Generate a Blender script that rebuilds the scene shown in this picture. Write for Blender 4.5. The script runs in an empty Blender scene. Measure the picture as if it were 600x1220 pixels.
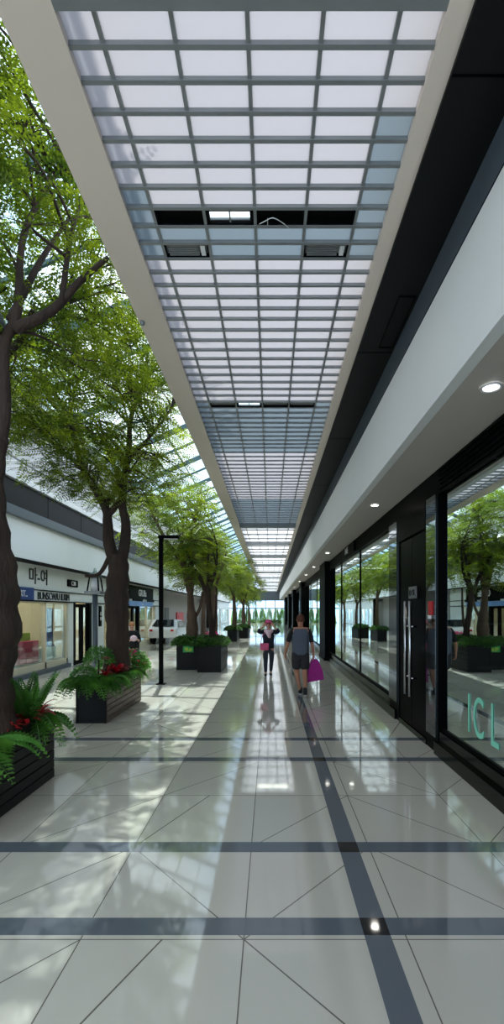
import bpy, math, random
import numpy as np
from mathutils import Vector, Matrix, Euler
random.seed(7); RNG = np.random.default_rng(7)
S = bpy.context.scene; COL = S.collection; PI = math.pi
F = 550.0; EYE = 1.85; VX = 322.0; VY = 728.0      # focal length, eye height, vanishing point (600x1220 frame)

# ---------------------------------------------------------------- camera, sky, sun, exposure
cam = bpy.data.cameras.new('camera'); camo = bpy.data.objects.new('camera', cam); COL.objects.link(camo)
cam.sensor_fit = 'HORIZONTAL'; cam.sensor_width = 36; cam.lens = 36 * F / 600
cam.shift_x = (300 - VX) / 600; cam.shift_y = (VY - 610) / 600
cam.clip_start = .05; cam.clip_end = 400
camo.location = (0, 0, EYE); camo.rotation_euler = (PI / 2, 0, 0); S.camera = camo

W = bpy.data.worlds.new('sky'); S.world = W; W.use_nodes = True
nt = W.node_tree; nt.nodes.clear()
wo = nt.nodes.new('ShaderNodeOutputWorld'); bg = nt.nodes.new('ShaderNodeBackground')
tc = nt.nodes.new('ShaderNodeTexCoord'); nz = nt.nodes.new('ShaderNodeTexNoise'); cr = nt.nodes.new('ShaderNodeValToRGB')
nz.inputs['Scale'].default_value = 2.2; nz.inputs['Detail'].default_value = 6; nz.inputs['Roughness'].default_value = .6
cr.color_ramp.elements[0].position = .40; cr.color_ramp.elements[0].color = (.50, .70, .95, 1)
cr.color_ramp.elements[1].position = .62; cr.color_ramp.elements[1].color = (1, 1, 1, 1)
nt.links.new(tc.outputs['Generated'], nz.inputs['Vector']); nt.links.new(nz.outputs['Fac'], cr.inputs['Fac'])
nt.links.new(cr.outputs['Color'], bg.inputs['Color']); nt.links.new(bg.outputs['Background'], wo.inputs['Surface'])
bg.inputs['Strength'].default_value = 1.35
sun = bpy.data.lights.new('sun', 'SUN'); suno = bpy.data.objects.new('sun', sun); COL.objects.link(suno)
sun.energy = 3.4; sun.angle = math.radians(.6); sun.color = (1, .95, .86)
suno.location = (0, 0, 30)
suno.rotation_euler = Vector((.07, -.45, -1)).to_track_quat('-Z', 'Y').to_euler()
S.view_settings.view_transform = 'Standard'; S.view_settings.look = 'None'
S.view_settings.gamma = 1; S.view_settings.exposure = 1.05; S.view_settings.use_curve_mapping = False
S.cycles.max_bounces = 9; S.cycles.diffuse_bounces = 4; S.cycles.glossy_bounces = 4
S.cycles.transmission_bounces = 4; S.cycles.transparent_max_bounces = 16
S.cycles.use_denoising = True; S.cycles.sample_clamp_indirect = 6
S.cycles.caustics_reflective = False; S.cycles.caustics_refractive = False

# ---------------------------------------------------------------- materials
def lin(c):
    return tuple(((v / 255) / 12.92 if v <= 10 else ((v / 255 + .055) / 1.055) ** 2.4) for v in c)
def mat(name, rgb, rough=.5, metal=0.0, spec=.5, var=0.0, scale=3.0, bump=0.0, bscale=40.0, emit=None, est=1.0, stretch=None, ior=None):
    m = bpy.data.materials.new(name); m.use_nodes = True
    n = m.node_tree; b = n.nodes['Principled BSDF']; L = n.links
    c = lin(rgb)
    b.inputs['Roughness'].default_value = rough; b.inputs['Metallic'].default_value = metal
    b.inputs['Specular IOR Level'].default_value = spec
    if ior: b.inputs['IOR'].default_value = ior
    b.inputs['Base Color'].default_value = (*c, 1)
    if var or bump:
        t = n.nodes.new('ShaderNodeTexCoord'); mp = n.nodes.new('ShaderNodeMapping')
        L.new(t.outputs['Object'], mp.inputs['Vector'])
        if stretch: mp.inputs['Scale'].default_value = stretch
    if var:
        z = n.nodes.new('ShaderNodeTexNoise'); z.inputs['Scale'].default_value = scale; z.inputs['Detail'].default_value = 5
        r = n.nodes.new('ShaderNodeValToRGB')
        r.color_ramp.elements[0].position = .3; r.color_ramp.elements[1].position = .7
        r.color_ramp.elements[0].color = (*[v * (1 - var) for v in c], 1); r.color_ramp.elements[1].color = (*[min(1, v * (1 + var)) for v in c], 1)
        L.new(mp.outputs[0], z.inputs['Vector']); L.new(z.outputs['Fac'], r.inputs['Fac']); L.new(r.outputs['Color'], b.inputs['Base Color'])
    if bump:
        z2 = n.nodes.new('ShaderNodeTexNoise'); z2.inputs['Scale'].default_value = bscale; z2.inputs['Detail'].default_value = 4
        bp = n.nodes.new('ShaderNodeBump'); bp.inputs['Strength'].default_value = bump; bp.inputs['Distance'].default_value = .03
        L.new(mp.outputs[0], z2.inputs['Vector']); L.new(z2.outputs['Fac'], bp.inputs['Height']); L.new(bp.outputs['Normal'], b.inputs['Normal'])
    if emit:
        b.inputs['Emission Color'].default_value = (*lin(emit), 1); b.inputs['Emission Strength'].default_value = est
    return m
def glass_mat(name, tint=(.9, .95, .95), refl=.12, gain=.6, rough=0.0, rtint=(.95, 1, 1)):
    m = bpy.data.materials.new(name); m.use_nodes = True; n = m.node_tree; n.nodes.clear(); L = n.links
    o = n.nodes.new('ShaderNodeOutputMaterial'); mx = n.nodes.new('ShaderNodeMixShader')
    tr = n.nodes.new('ShaderNodeBsdfTransparent'); gl = n.nodes.new('ShaderNodeBsdfGlossy')
    lw = n.nodes.new('ShaderNodeLayerWeight'); ma = n.nodes.new('ShaderNodeMath'); ma.operation = 'MULTIPLY_ADD'; ma.use_clamp = True
    lw.inputs['Blend'].default_value = .5
    pw = n.nodes.new('ShaderNodeMath'); pw.operation = 'POWER'; pw.inputs[1].default_value = 2.0
    L.new(lw.outputs['Facing'], pw.inputs[0]); L.new(pw.outputs[0], ma.inputs[0])
    ma.inputs[1].default_value = gain; ma.inputs[2].default_value = refl
    tr.inputs['Color'].default_value = (*tint, 1); gl.inputs['Roughness'].default_value = rough; gl.inputs['Color'].default_value = (*rtint, 1)
    L.new(ma.outputs[0], mx.inputs[0]); L.new(tr.outputs[0], mx.inputs[1]); L.new(gl.outputs[0], mx.inputs[2]); L.new(mx.outputs[0], o.inputs[0])
    return m
def frost_mat(name, rgb, transl=.8, clear=0.0):
    m = bpy.data.materials.new(name); m.use_nodes = True; n = m.node_tree; n.nodes.clear(); L = n.links
    o = n.nodes.new('ShaderNodeOutputMaterial'); mx = n.nodes.new('ShaderNodeMixShader'); mx.inputs[0].default_value = transl
    d = n.nodes.new('ShaderNodeBsdfDiffuse'); t = n.nodes.new('ShaderNodeBsdfTranslucent')
    d.inputs[0].default_value = (*[v * .6 for v in rgb], 1); t.inputs[0].default_value = (*rgb, 1)
    L.new(d.outputs[0], mx.inputs[1]); L.new(t.outputs[0], mx.inputs[2])
    out = mx
    if clear:
        tr = n.nodes.new('ShaderNodeBsdfTransparent'); tr.inputs[0].default_value = (*rgb, 1)
        m2 = n.nodes.new('ShaderNodeMixShader'); m2.inputs[0].default_value = clear
        L.new(mx.outputs[0], m2.inputs[1]); L.new(tr.outputs[0], m2.inputs[2]); out = m2
    L.new(out.outputs[0], o.inputs[0]); return m
def leaf_mat(name, c1, c2, trans=.5, scale=2.0, tc2=None):
    m = bpy.data.materials.new(name); m.use_nodes = True; n = m.node_tree; n.nodes.clear(); L = n.links
    o = n.nodes.new('ShaderNodeOutputMaterial'); mx = n.nodes.new('ShaderNodeMixShader'); mx.inputs[0].default_value = trans
    d = n.nodes.new('ShaderNodeBsdfPrincipled'); t = n.nodes.new('ShaderNodeBsdfTranslucent')
    d.inputs['Roughness'].default_value = .45
    co = n.nodes.new('ShaderNodeTexCoord'); z = n.nodes.new('ShaderNodeTexNoise'); z.inputs['Scale'].default_value = scale; z.inputs['Detail'].default_value = 6
    r = n.nodes.new('ShaderNodeValToRGB'); r.color_ramp.elements[0].position = .35; r.color_ramp.elements[1].position = .65
    r.color_ramp.elements[0].color = (*lin(c1), 1); r.color_ramp.elements[1].color = (*lin(c2), 1)
    L.new(co.outputs['Object'], z.inputs['Vector']); L.new(z.outputs['Fac'], r.inputs[0]); L.new(r.outputs[0], d.inputs['Base Color'])
    h = n.nodes.new('ShaderNodeHueSaturation'); h.inputs['Value'].default_value = 1.7; h.inputs['Hue'].default_value = .48; h.inputs['Saturation'].default_value = 1.05
    L.new(r.outputs[0], h.inputs['Color']); L.new(h.outputs[0], t.inputs[0])
    L.new(d.outputs[0], mx.inputs[1]); L.new(t.outputs[0], mx.inputs[2]); L.new(mx.outputs[0], o.inputs[0]); return m

M = {}
M['white'] = mat('painted white plaster', (240, 243, 243), .55, var=.02, scale=1)
M['beige'] = mat('warm grey painted metal', (232, 218, 206), .5, var=.02, scale=1)
M['soffit'] = mat('soffit paint', (200, 194, 186), .6, var=.02)
M['charcoal'] = mat('charcoal ceiling panel', (15, 16, 18), .55, spec=.2, var=.08, scale=2)
M['greyband'] = mat('blue grey metal', (82, 92, 102), .4, var=.04)
M['bar'] = mat('dark grey aluminium', (136, 140, 142), .4, metal=.2, var=.05)
M['black'] = mat('black lacquer', (5, 5, 6), .3, spec=.012, var=.2, scale=4)
M['blackmat'] = mat('matte black metal', (11, 12, 13), .5, spec=.03, var=.15, scale=6)
M['plinth'] = mat('black granite', (10, 11, 12), .15, spec=.2, var=.35, scale=60)
M['steel'] = mat('brushed steel', (200, 202, 205), .22, metal=1.0, var=.05, scale=60, stretch=(1, 1, .05))
M['green_steel'] = mat('teal painted steel', (70, 98, 100), .45, var=.08)
M['planter'] = mat('planter black slats', (17, 18, 20), .45, spec=.2, var=.15, scale=3, bump=.1, stretch=(1, 1, 14))
M['planter_wood'] = mat('planter brown composite slats', (98, 84, 76), .5, var=.25, scale=5, bump=.15, stretch=(1, .4, 14))
M['soil'] = mat('dark soil', (44, 33, 25), .95, var=.4, scale=30, bump=.8)
M['bark'] = mat('brown bark', (54, 41, 34), .9, var=.35, scale=5, bump=.9, bscale=14, stretch=(1.6, 1.6, .35))
M['bark2'] = mat('grey brown bark', (92, 74, 62), .9, var=.35, scale=5, bump=.9, bscale=14, stretch=(1.6, 1.6, .35))
M['leaf'] = leaf_mat('feathery tree leaf', (44, 72, 24), (118, 138, 40), .55, 1.4)
M['leaf2'] = leaf_mat('lime tree leaf', (62, 90, 28), (128, 150, 46), .5, 1.2)
M['fern'] = leaf_mat('fern leaf', (44, 100, 40), (104, 164, 74), .35, 3)
M['shrub'] = leaf_mat('shrub leaf', (34, 76, 34), (82, 130, 54), .3, 5)
M['brom'] = leaf_mat('red bromeliad leaf', (150, 20, 24), (214, 52, 48), .3, 4)
M['pinkflower'] = leaf_mat('magenta flower', (190, 30, 96), (226, 84, 150), .3, 4)
M['roofglass'] = glass_mat('roof glass', (.86, .93, .95), .04, .3)
M['shopglass'] = glass_mat('reflective shop glass', (.72, .80, .80), .52, .6, 0.0, (.90, 1, .98))
M['shopglass2'] = glass_mat('shop window glass', (.9, .95, .95), .08, .5)
M['frost'] = frost_mat('frosted white skylight panel', (.47, .47, .49), .85)
M['frostblue'] = frost_mat('blue tinted skylight panel', (.30, .34, .37), .85)
M['frostclear'] = frost_mat('clear bright skylight panel', (.8, .81, .82), .8, .3)
M['louvre'] = frost_mat('white translucent roof sheet', (.42, .44, .45), .75, .10)
M['lamp'] = mat('lamp diffuser', (255, 255, 255), .4, emit=(255, 250, 240), est=7)
M['lampring'] = mat('lamp ring', (225, 228, 235), .3)
M['roomlight'] = mat('shop light panel', (255, 255, 255), .4, emit=(255, 246, 226), est=7)
M['cream'] = mat('cream shop wall', (214, 206, 180), .6, var=.03)
M['shopgrey'] = mat('grey interior wall', (92, 94, 96), .7, var=.06)
M['shopdark'] = mat('dark interior wall', (38, 40, 42), .7, var=.08)
M['shopfloor'] = mat('interior floor', (110, 112, 112), .15, var=.05)
M['passage'] = mat('grey passage wall', (150, 148, 144), .7, var=.04)
M['glasswhite'] = mat('white pilaster', (226, 230, 228), .4, var=.02)
M['pink'] = mat('pink cardboard', (226, 70, 108), .5, var=.06)
M['lime'] = mat('lime board', (168, 200, 56), .5, var=.05)
M['shelf'] = mat('sage grey shelf', (120, 132, 122), .6, var=.1)
M['blue'] = mat('blue sign', (38, 66, 128), .3, var=.05)
M['bluegrad'] = mat('pale blue strip', (112, 150, 208), .3, var=.25, scale=1.2)
M['orange'] = mat('orange sign', (232, 104, 40), .4)
M['red'] = mat('red panel', (190, 20, 30), .4, var=.05)
M['greensign'] = mat('green sign', (46, 170, 84), .4, var=.1, scale=10)
M['ink'] = mat('black lettering', (28, 32, 36), .4)
M['paper'] = mat('white lettering', (240, 240, 240), .4)
M['mint'] = mat('mint vinyl lettering', (140, 232, 204), .4)
M['mintpale'] = mat('pale mint panel', (196, 226, 214), .3)
M['beigetop'] = mat('sand table top', (205, 180, 150), .4, var=.04)
M['plastic'] = mat('white plastic', (232, 234, 236), .35)
M['signgrey'] = mat('grey sign plate', (92, 94, 98), .35)
M['carwhite'] = mat('white car paint', (232, 234, 236), .2)
M['carglass'] = mat('dark car glass', (30, 36, 40), .08)
M['tyre'] = mat('tyre rubber', (22, 22, 22), .8)
M['skin'] = mat('skin', (178, 124, 98), .5, var=.05, scale=20)
M['skin_pale'] = mat('pale skin', (214, 164, 142), .5, var=.05, scale=20)
M['vest'] = mat('slate grey vest cloth', (84, 92, 106), .85, var=.08, scale=30, bump=.2)
M['blackcloth'] = mat('black cloth', (20, 20, 24), .85, var=.15, scale=30, bump=.2)
M['shorts'] = mat('dark shorts cloth', (44, 42, 46), .85, var=.12, scale=30, bump=.2)
M['denim'] = mat('dark grey jeans', (46, 54, 66), .85, var=.15, scale=40, bump=.2)
M['navy'] = mat('navy top cloth', (30, 34, 50), .85, var=.12, scale=30, bump=.2)
M['hair'] = mat('brown hair', (88, 44, 24), .6, var=.3, scale=60)
M['hair_red'] = mat('auburn hair', (120, 52, 40), .6, var=.3, scale=60)
M['hair_blond'] = mat('blond hair', (196, 138, 96), .6, var=.2, scale=60)
M['magenta'] = mat('magenta bag cloth', (168, 22, 134), .55, var=.1, scale=8, bump=.2, bscale=8)
M['pinkcloth'] = mat('pink cloth', (218, 92, 138), .7, var=.15, scale=12)
M['whitepink'] = mat('white pink scarf', (240, 206, 216), .75, var=.12, scale=14)
M['shoe'] = mat('black shoe', (18, 18, 20), .5)
M['sole'] = mat('pale shoe sole', (200, 200, 200), .6)
M['eye'] = mat('dark eye', (24, 16, 14), .3)
M['lips'] = mat('lips', (160, 70, 70), .5)
M['hedge'] = leaf_mat('garden hedge leaf', (60, 110, 50), (140, 180, 90), .3, .6)

def floor_material():
    m = bpy.data.materials.new('polished stone tiles'); m.use_nodes = True; n = m.node_tree; L = n.links; b = n.nodes['Principled BSDF']
    geo = n.nodes.new('ShaderNodeTexCoord'); sp = n.nodes.new('ShaderNodeSeparateXYZ'); L.new(geo.outputs['Object'], sp.inputs[0])
    def op(o, a, bb=None, c=None):
        q = n.nodes.new('ShaderNodeMath'); q.operation = o
        for i, v in enumerate((a, bb, c)):
            if v is None: continue
            if isinstance(v, (int, float)): q.inputs[i].default_value = v
            else: L.new(v, q.inputs[i])
        return q.outputs[0]
    X, Y = sp.outputs['X'], sp.outputs['Y']
    def near(v, period, off, half):     # 1 inside a line
        f = op('PINGPONG', op('SUBTRACT', v, off), period / 2)
        return op('LESS_THAN', f, half)
    w = .0036
    lx = near(X, .92, -.15, w); ly = near(Y, 1.016, 2.60, w)
    cu = op('FLOOR', op('DIVIDE', op('ADD', X, .15), .92)); cv = op('FLOOR', op('DIVIDE', op('SUBTRACT', Y, 2.60), 1.016))
    cb = n.nodes.new('ShaderNodeCombineXYZ'); L.new(cu, cb.inputs[0]); L.new(cv, cb.inputs[1]); cb.inputs[2].default_value = 4.3
    wn = n.nodes.new('ShaderNodeTexWhiteNoise'); L.new(cb.outputs[0], wn.inputs['Vector']); rnd = wn.outputs['Value']
    fu = op('FRACT', op('DIVIDE', op('ADD', X, .15), .92)); fv = op('FRACT', op('DIVIDE', op('SUBTRACT', Y, 2.60), 1.016))
    d1 = op('LESS_THAN', op('ABSOLUTE', op('SUBTRACT', fu, fv)), .006)
    d2 = op('LESS_THAN', op('ABSOLUTE', op('SUBTRACT', op('ADD', fu, fv), 1.0)), .006)
    d3 = op('LESS_THAN', op('ABSOLUTE', op('SUBTRACT', fu, op('MULTIPLY', fv, .5))), .006)
    c1 = op('LESS_THAN', rnd, .38); c2 = op('MULTIPLY', op('GREATER_THAN', rnd, .38), op('LESS_THAN', rnd, .66)); c3 = op('GREATER_THAN', rnd, .82)
    diag = op('MAXIMUM', op('MAXIMUM', op('MULTIPLY', d1, c1), op('MULTIPLY', d2, c2)), op('MULTIPLY', d3, c3))
    line = op('MAXIMUM', op('MAXIMUM', lx, ly), diag)
    near_field = op('LESS_THAN', Y, 7.2)
    s1 = op('MULTIPLY', near(Y, 3.05, 2.71, .075), near_field); s2 = op('MULTIPLY', near(Y, 3.05, 3.62, .078), near_field)
    s3 = near(X, 60, .61, .075)
    st = op('MAXIMUM', op('MAXIMUM', s1, s2), s3); cross = op('MULTIPLY', op('MAXIMUM', s1, s2), s3)
    nz = n.nodes.new('ShaderNodeTexNoise'); nz.inputs['Scale'].default_value = 1.3; nz.inputs['Detail'].default_value = 6; L.new(geo.outputs['Object'], nz.inputs['Vector'])
    tone = op('ADD', op('MULTIPLY', rnd, .05), op('MULTIPLY', nz.outputs['Fac'], .10))
    def mix(f, a, bb):
        q = n.nodes.new('ShaderNodeMixRGB'); 
        if isinstance(f, (int, float)): q.inputs[0].default_value = f
        else: L.new(f, q.inputs[0])
        for i, v in ((1, a), (2, bb)):
            if isinstance(v, tuple): q.inputs[i].default_value = (*v, 1)
            else: L.new(v, q.inputs[i])
        return q.outputs[0]
    base = mix(op('MULTIPLY', tone, 5), lin((192, 189, 178)), lin((216, 212, 202)))
    c = mix(line, base, lin((112, 107, 98)))
    c = mix(st, c, lin((100, 107, 116)))
    c = mix(cross, c, lin((34, 36, 42)))
    L.new(c, b.inputs['Base Color'])
    b.inputs['IOR'].default_value = 1.75
    n2 = n.nodes.new('ShaderNodeTexNoise'); n2.inputs['Scale'].default_value = 5; n2.inputs['Detail'].default_value = 3; L.new(geo.outputs['Object'], n2.inputs['Vector'])
    rg = op('ADD', op('MULTIPLY', n2.outputs['Fac'], .06), .02); L.new(rg, b.inputs['Roughness'])
    bp = n.nodes.new('ShaderNodeBump'); bp.inputs['Strength'].default_value = .06; bp.inputs['Distance'].default_value = .01
    n3 = n.nodes.new('ShaderNodeTexNoise'); n3.inputs['Scale'].default_value = 1.6; n3.inputs['Detail'].default_value = 1; L.new(geo.outputs['Object'], n3.inputs['Vector'])
    L.new(n3.outputs['Fac'], bp.inputs['Height']); L.new(bp.outputs['Normal'], b.inputs['Normal'])
    return m
M['floor'] = floor_material()

# ---------------------------------------------------------------- mesh helpers
class MB:
    def __init__(s): s.v = []; s.f = []; s.sm = []
    def add(s, vs, fs, smooth=False):
        o = len(s.v); s.v += [tuple(p) for p in vs]; s.f += [tuple(i + o for i in f) for f in fs]; s.sm += [smooth] * len(fs); return s
    def box(s, x0, x1, y0, y1, z0, z1):
        return s.add([(x0, y0, z0), (x1, y0, z0), (x1, y1, z0), (x0, y1, z0), (x0, y0, z1), (x1, y0, z1), (x1, y1, z1), (x0, y1, z1)],
                     [(0, 3, 2, 1), (4, 5, 6, 7), (0, 1, 5, 4), (1, 2, 6, 5), (2, 3, 7, 6), (3, 0, 4, 7)])
    def prism_y(s, prof, y0, y1):         # closed profile in XZ swept along Y
        n = len(prof); vs = [(x, y0, z) for x, z in prof] + [(x, y1, z) for x, z in prof]
        fs = [(i, (i + 1) % n, n + (i + 1) % n, n + i) for i in range(n)] + [tuple(range(n - 1, -1, -1)), tuple(range(n, 2 * n))]
        return s.add(vs, fs)
    def tube(s, pts, rad, seg=8, smooth=True, cap=True):
        pts = [Vector(p) for p in pts]; n = len(pts)
        if not hasattr(rad, '__len__'): rad = [rad] * n
        vs = []; up = None
        for i, p in enumerate(pts):
            t = (pts[min(i + 1, n - 1)] - pts[max(i - 1, 0)]).normalized()
            if up is None: up = Vector((1, 0, 0)) if abs(t.x) < .8 else Vector((0, 1, 0))
            a = t.cross(up).normalized(); b = t.cross(a).normalized(); up = -t.cross(a) if False else a.cross(t).normalized()
            for k in range(seg):
                q = 2 * PI * k / seg; vs.append(p + (a * math.cos(q) + b * math.sin(q)) * rad[i])
        fs = [(i * seg + k, i * seg + (k + 1) % seg, (i + 1) * seg + (k + 1) % seg, (i + 1) * seg + k) for i in range(n - 1) for k in range(seg)]
        if cap: fs += [tuple(range(seg - 1, -1, -1)), tuple(range((n - 1) * seg, n * seg))]
        return s.add(vs, fs, smooth)
    def lathe(s, prof, seg=20, c=(0, 0, 0), smooth=True):
        vs = [(c[0] + r * math.cos(2 * PI * k / seg), c[1] + r * math.sin(2 * PI * k / seg), c[2] + z) for r, z in prof for k in range(seg)]
        n = len(prof); fs = [(i * seg + k, i * seg + (k + 1) % seg, (i + 1) * seg + (k + 1) % seg, (i + 1) * seg + k) for i in range(n - 1) for k in range(seg)]
        fs += [tuple(range(seg - 1, -1, -1)), tuple(range((n - 1) * seg, n * seg))]
        return s.add(vs, fs, smooth)
    def ball(s, c, r, seg=14, rings=9):
        r = r if hasattr(r, '__len__') else (r, r, r)
        vs = []
        for i in range(1, rings):
            a = PI * i / rings
            vs += [(c[0] + r[0] * math.sin(a) * math.cos(2 * PI * k / seg), c[1] + r[1] * math.sin(a) * math.sin(2 * PI * k / seg), c[2] - r[2] * math.cos(a)) for k in range(seg)]
        m = rings - 1; fs = [(i * seg + k, i * seg + (k + 1) % seg, (i + 1) * seg + (k + 1) % seg, (i + 1) * seg + k) for i in range(m - 1) for k in range(seg)]
        vs += [(c[0], c[1], c[2] - r[2]), (c[0], c[1], c[2] + r[2])]; b0, t0 = len(vs) - 2, len(vs) - 1
        fs += [(b0, (k + 1) % seg, k) for k in range(seg)] + [(t0, (m - 1) * seg + k, (m - 1) * seg + (k + 1) % seg) for k in range(seg)]
        return s.add(vs, fs, True)
    def build(s, name, m, parent=None, bevel=0.0):
        me = bpy.data.meshes.new(name); me.from_pydata(s.v, [], s.f)
        me.polygons.foreach_set('use_smooth', s.sm); me.materials.append(m); me.update()
        o = bpy.data.objects.new(name, me); COL.objects.link(o)
        if parent: o.parent = parent
        if bevel:
            b = o.modifiers.new('bevel', 'BEVEL'); b.width = bevel; b.segments = 2; b.limit_method = 'ANGLE'
        return o
def tag(o, label=None, cat=None, group=None, kind=None):
    if label: o['label'] = label
    if cat: o['category'] = cat
    if group: o['group'] = group
    if kind: o['kind'] = kind
    return o
def empty(name, loc=(0, 0, 0), rz=0, **k):
    o = bpy.data.objects.new(name, None); COL.objects.link(o); o.location = loc; o.rotation_euler = (0, 0, rz); o.empty_display_size = .1
    return tag(o, **k)
def struct(name, mb, m, parent=None, label=None):
    o = mb.build(name, m, parent)
    if not parent: o['kind'] = 'structure'; o['label'] = label or name; o['category'] = name.split('_')[0]
    return o
def copy_tree(o, parent=None):
    c = o.copy(); COL.objects.link(c)
    if parent: c.parent = parent
    for ch in list(o.children): copy_tree(ch, c)
    return c
def glyphs(body, size, depth):
    cu = bpy.data.curves.new('t', 'FONT'); cu.body = body; cu.size = size; cu.extrude = depth; cu.align_y = 'BOTTOM_BASELINE'
    o = bpy.data.objects.new('t', cu); COL.objects.link(o); dg = bpy.context.evaluated_depsgraph_get()
    me = bpy.data.meshes.new_from_object(o.evaluated_get(dg)); bpy.data.objects.remove(o); return me
def xr(me):
    v = [p.co.x for p in me.vertices]; return (min(v), max(v)) if v else (0, 0)
def text(body, name, size, loc, side, m, parent=None, depth=.006, sx=1.0):
    """one mesh per character, on a face looking along side"""
    lines = body.split('\n'); rz, dv = {'+X': (PI / 2, Vector((0, 1, 0))), '-X': (-PI / 2, Vector((0, -1, 0))), '-Y': (0, Vector((1, 0, 0)))}[side]
    for li, ln_ in enumerate(lines):
        total = xr(glyphs(ln_, size, depth))[1]
        for i, chh in enumerate(ln_):
            if chh == ' ': continue
            me = glyphs(chh, size, depth); off = xr(glyphs(ln_[:i + 1], size, depth))[1] - xr(me)[1]
            me.materials.clear(); me.materials.append(m)
            o = bpy.data.objects.new('letter', me); COL.objects.link(o); o.rotation_euler = (PI / 2, 0, rz); o.scale = (sx, 1, 1)
            if parent: o.parent = parent
            o.location = Vector(loc) + dv * ((off - total / 2) * sx) + Vector((0, 0, -size * .35 + ((len(lines) - 1) / 2 - li) * size))
def np_mesh(name, V, quads, m, parent=None):
    me = bpy.data.meshes.new(name); nv = len(V); nf = len(quads)
    me.vertices.add(nv); me.vertices.foreach_set('co', np.asarray(V, dtype=np.float32).ravel())
    me.loops.add(nf * 4); me.loops.foreach_set('vertex_index', np.asarray(quads, dtype=np.int32).ravel())
    me.polygons.add(nf); me.polygons.foreach_set('loop_start', np.arange(0, nf * 4, 4, dtype=np.int32))
    me.polygons.foreach_set('loop_total', np.full(nf, 4, dtype=np.int32))
    me.materials.append(m); me.update(calc_edges=True); me.validate()
    o = bpy.data.objects.new(name, me); COL.objects.link(o)
    if parent: o.parent = parent
    return o
def smooth_path(P, n=5):
    P = [Vector(p) for p in P]; out = []
    for i in range(len(P) - 1):
        p0, p1, p2, p3 = P[max(i - 1, 0)], P[i], P[i + 1], P[min(i + 2, len(P) - 1)]
        for k in range(n):
            t = k / n
            out.append(.5 * ((2 * p1) + (p2 - p0) * t + (2 * p0 - 5 * p1 + 4 * p2 - p3) * t * t + (3 * p1 - p0 - 3 * p2 + p3) * t ** 3))
    out.append(P[-1]); return out

# ================================================================ SETTING
Y0, Y1 = -3.0, 75.0
XG = 2.22                       # shop glass plane on the right
XL = -6.7                       # left shop front
struct('floor', MB().box(-13, 9, Y0 - 3, Y1 + 25, -.2, 0), M['floor'], label='polished pale stone floor with dark bands')
# skylight strip over the walkway: bars and panels
ZS = EYE + 3.2
SX0, SX1 = -1.14, .93; cols = [-.945, -.535, -.125, .285, .695]
sky = empty('window_1', (0, 0, 0), kind='structure', label='long gridded skylight over the walkway', cat='skylight')
YS = 17.2
b = MB()
for x in cols: b.box(x - .012, x + .012, Y0, YS, ZS, ZS + .03)
b.build('mullion', M['bar'], sky)
b = MB(); rows = []; y = 2.44 - .175 * 42
step = .175
while y < YS:
    rows.append(y); y += step if y < 5 else .2 if y < 9 else .26
hw = .0135
for i, y in enumerate(rows):
    if y < Y0: continue
    b.box(SX0, SX1, y - hw, y + hw, ZS - .008, ZS + .02)
b.build('cross_bar', M['bar'], sky)
b = MB(); b.box(SX0, SX1, 2.36, 2.44, ZS - .03, ZS + .03); b.build('main_beam', M['bar'], sky)
def band(y0, y1): return [(y0, y1)]
frost, blue, clear = MB(), MB(), MB()
xe = [SX0] + cols + [SX1]
i_black = min(range(len(rows)), key=lambda i: abs(rows[i] - 3.64)); i_vent = i_black + 2
i_far = min(range(len(rows)), key=lambda i: abs(rows[i] - 7.1))
special = {(i_black, 1), (i_black, 2), (i_black, 3), (i_black, 4), (i_vent, 1), (i_vent, 4), (i_far, 1), (i_far, 2), (i_far, 3), (i_far, 4)}
for i in range(len(rows) - 1):
    ya, yb = rows[i], rows[i + 1]
    if yb < Y0: continue
    for c in range(6):
        if (i, c) in special: continue
        tgt = frost
        if ya < 17 and (6.9 < ya < 9.1 or 13.0 < ya < 17.2): tgt = blue
        elif i_black - 1 <= i <= i_vent: tgt = blue if (i > i_black or c in (0, 5)) else frost
        elif c == 5 and 2.9 < ya < 3.6: tgt = blue
        tgt.box(xe[c], xe[c + 1], ya, yb, ZS + .022, ZS + .03)
frost.build('pane', M['frost'], sky); blue.build('tinted_pane', M['frostblue'], sky)
# far, brighter part of the skylight
far = empty('window_2', (0, 0, 0), kind='structure', label='far bright part of the skylight', cat='skylight')
b = MB(); 
for x in cols: b.box(x - .014, x + .014, YS, Y1, ZS, ZS + .04)
b.build('mullion', M['bar'], far)
b = MB(); y = YS; k = 0
while y < Y1:
    t = .16 if k % 4 == 0 else .035
    b.box(SX0, SX1, y - t, y + t, ZS - (.10 if k % 4 == 0 else .02), ZS + .03); y += 1.05 + k * .03; k += 1
b.build('cross_bar', M['bar'], far)
MB().box(SX0, SX1, YS, Y1, ZS + .031, ZS + .04).build('pane', M['frostclear'], far)
# vents and open hatch in the skylight
def cell(i, c): return xe[c] + .012, xe[c + 1] - .012, rows[i] + hw, rows[i + 1] - hw
def blank(i, c, label, m, extra=None):
    x0, x1, ya, yb = cell(i, c); cx, cy = (x0 + x1) / 2, (ya + yb) / 2
    t = empty('ceiling_vent', (cx, cy, ZS), label=label, cat='vent')
    w, d = (x1 - x0) / 2, (yb - ya) / 2
    MB().box(-w, w, -d, d, .03, .05).build('panel', m, t)
    f = MB(); f.box(-w, w, -d, -d + .012, 0, .03).box(-w, w, d - .012, d, 0, .03).box(-w, -w + .012, -d, d, 0, .03).box(w - .012, w, -d, d, 0, .03); f.build('frame', M['blackmat'], t)
    if extra == 'slats':
        s = MB()
        for k in range(5): s.box(-w + .03, w - .09, -d + .02 + k * .026, -d + .03 + k * .026, .005, .028)
        s.build('slats', M['bar'], t)
        MB().box(w - .07, w - .03, -d + .02, d - .02, .0, .03).build('clip', M['plastic'], t)
    return t
blank(i_black, 1, 'black blank panel in the skylight left of the small bright hatch', M['blackmat'])
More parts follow.
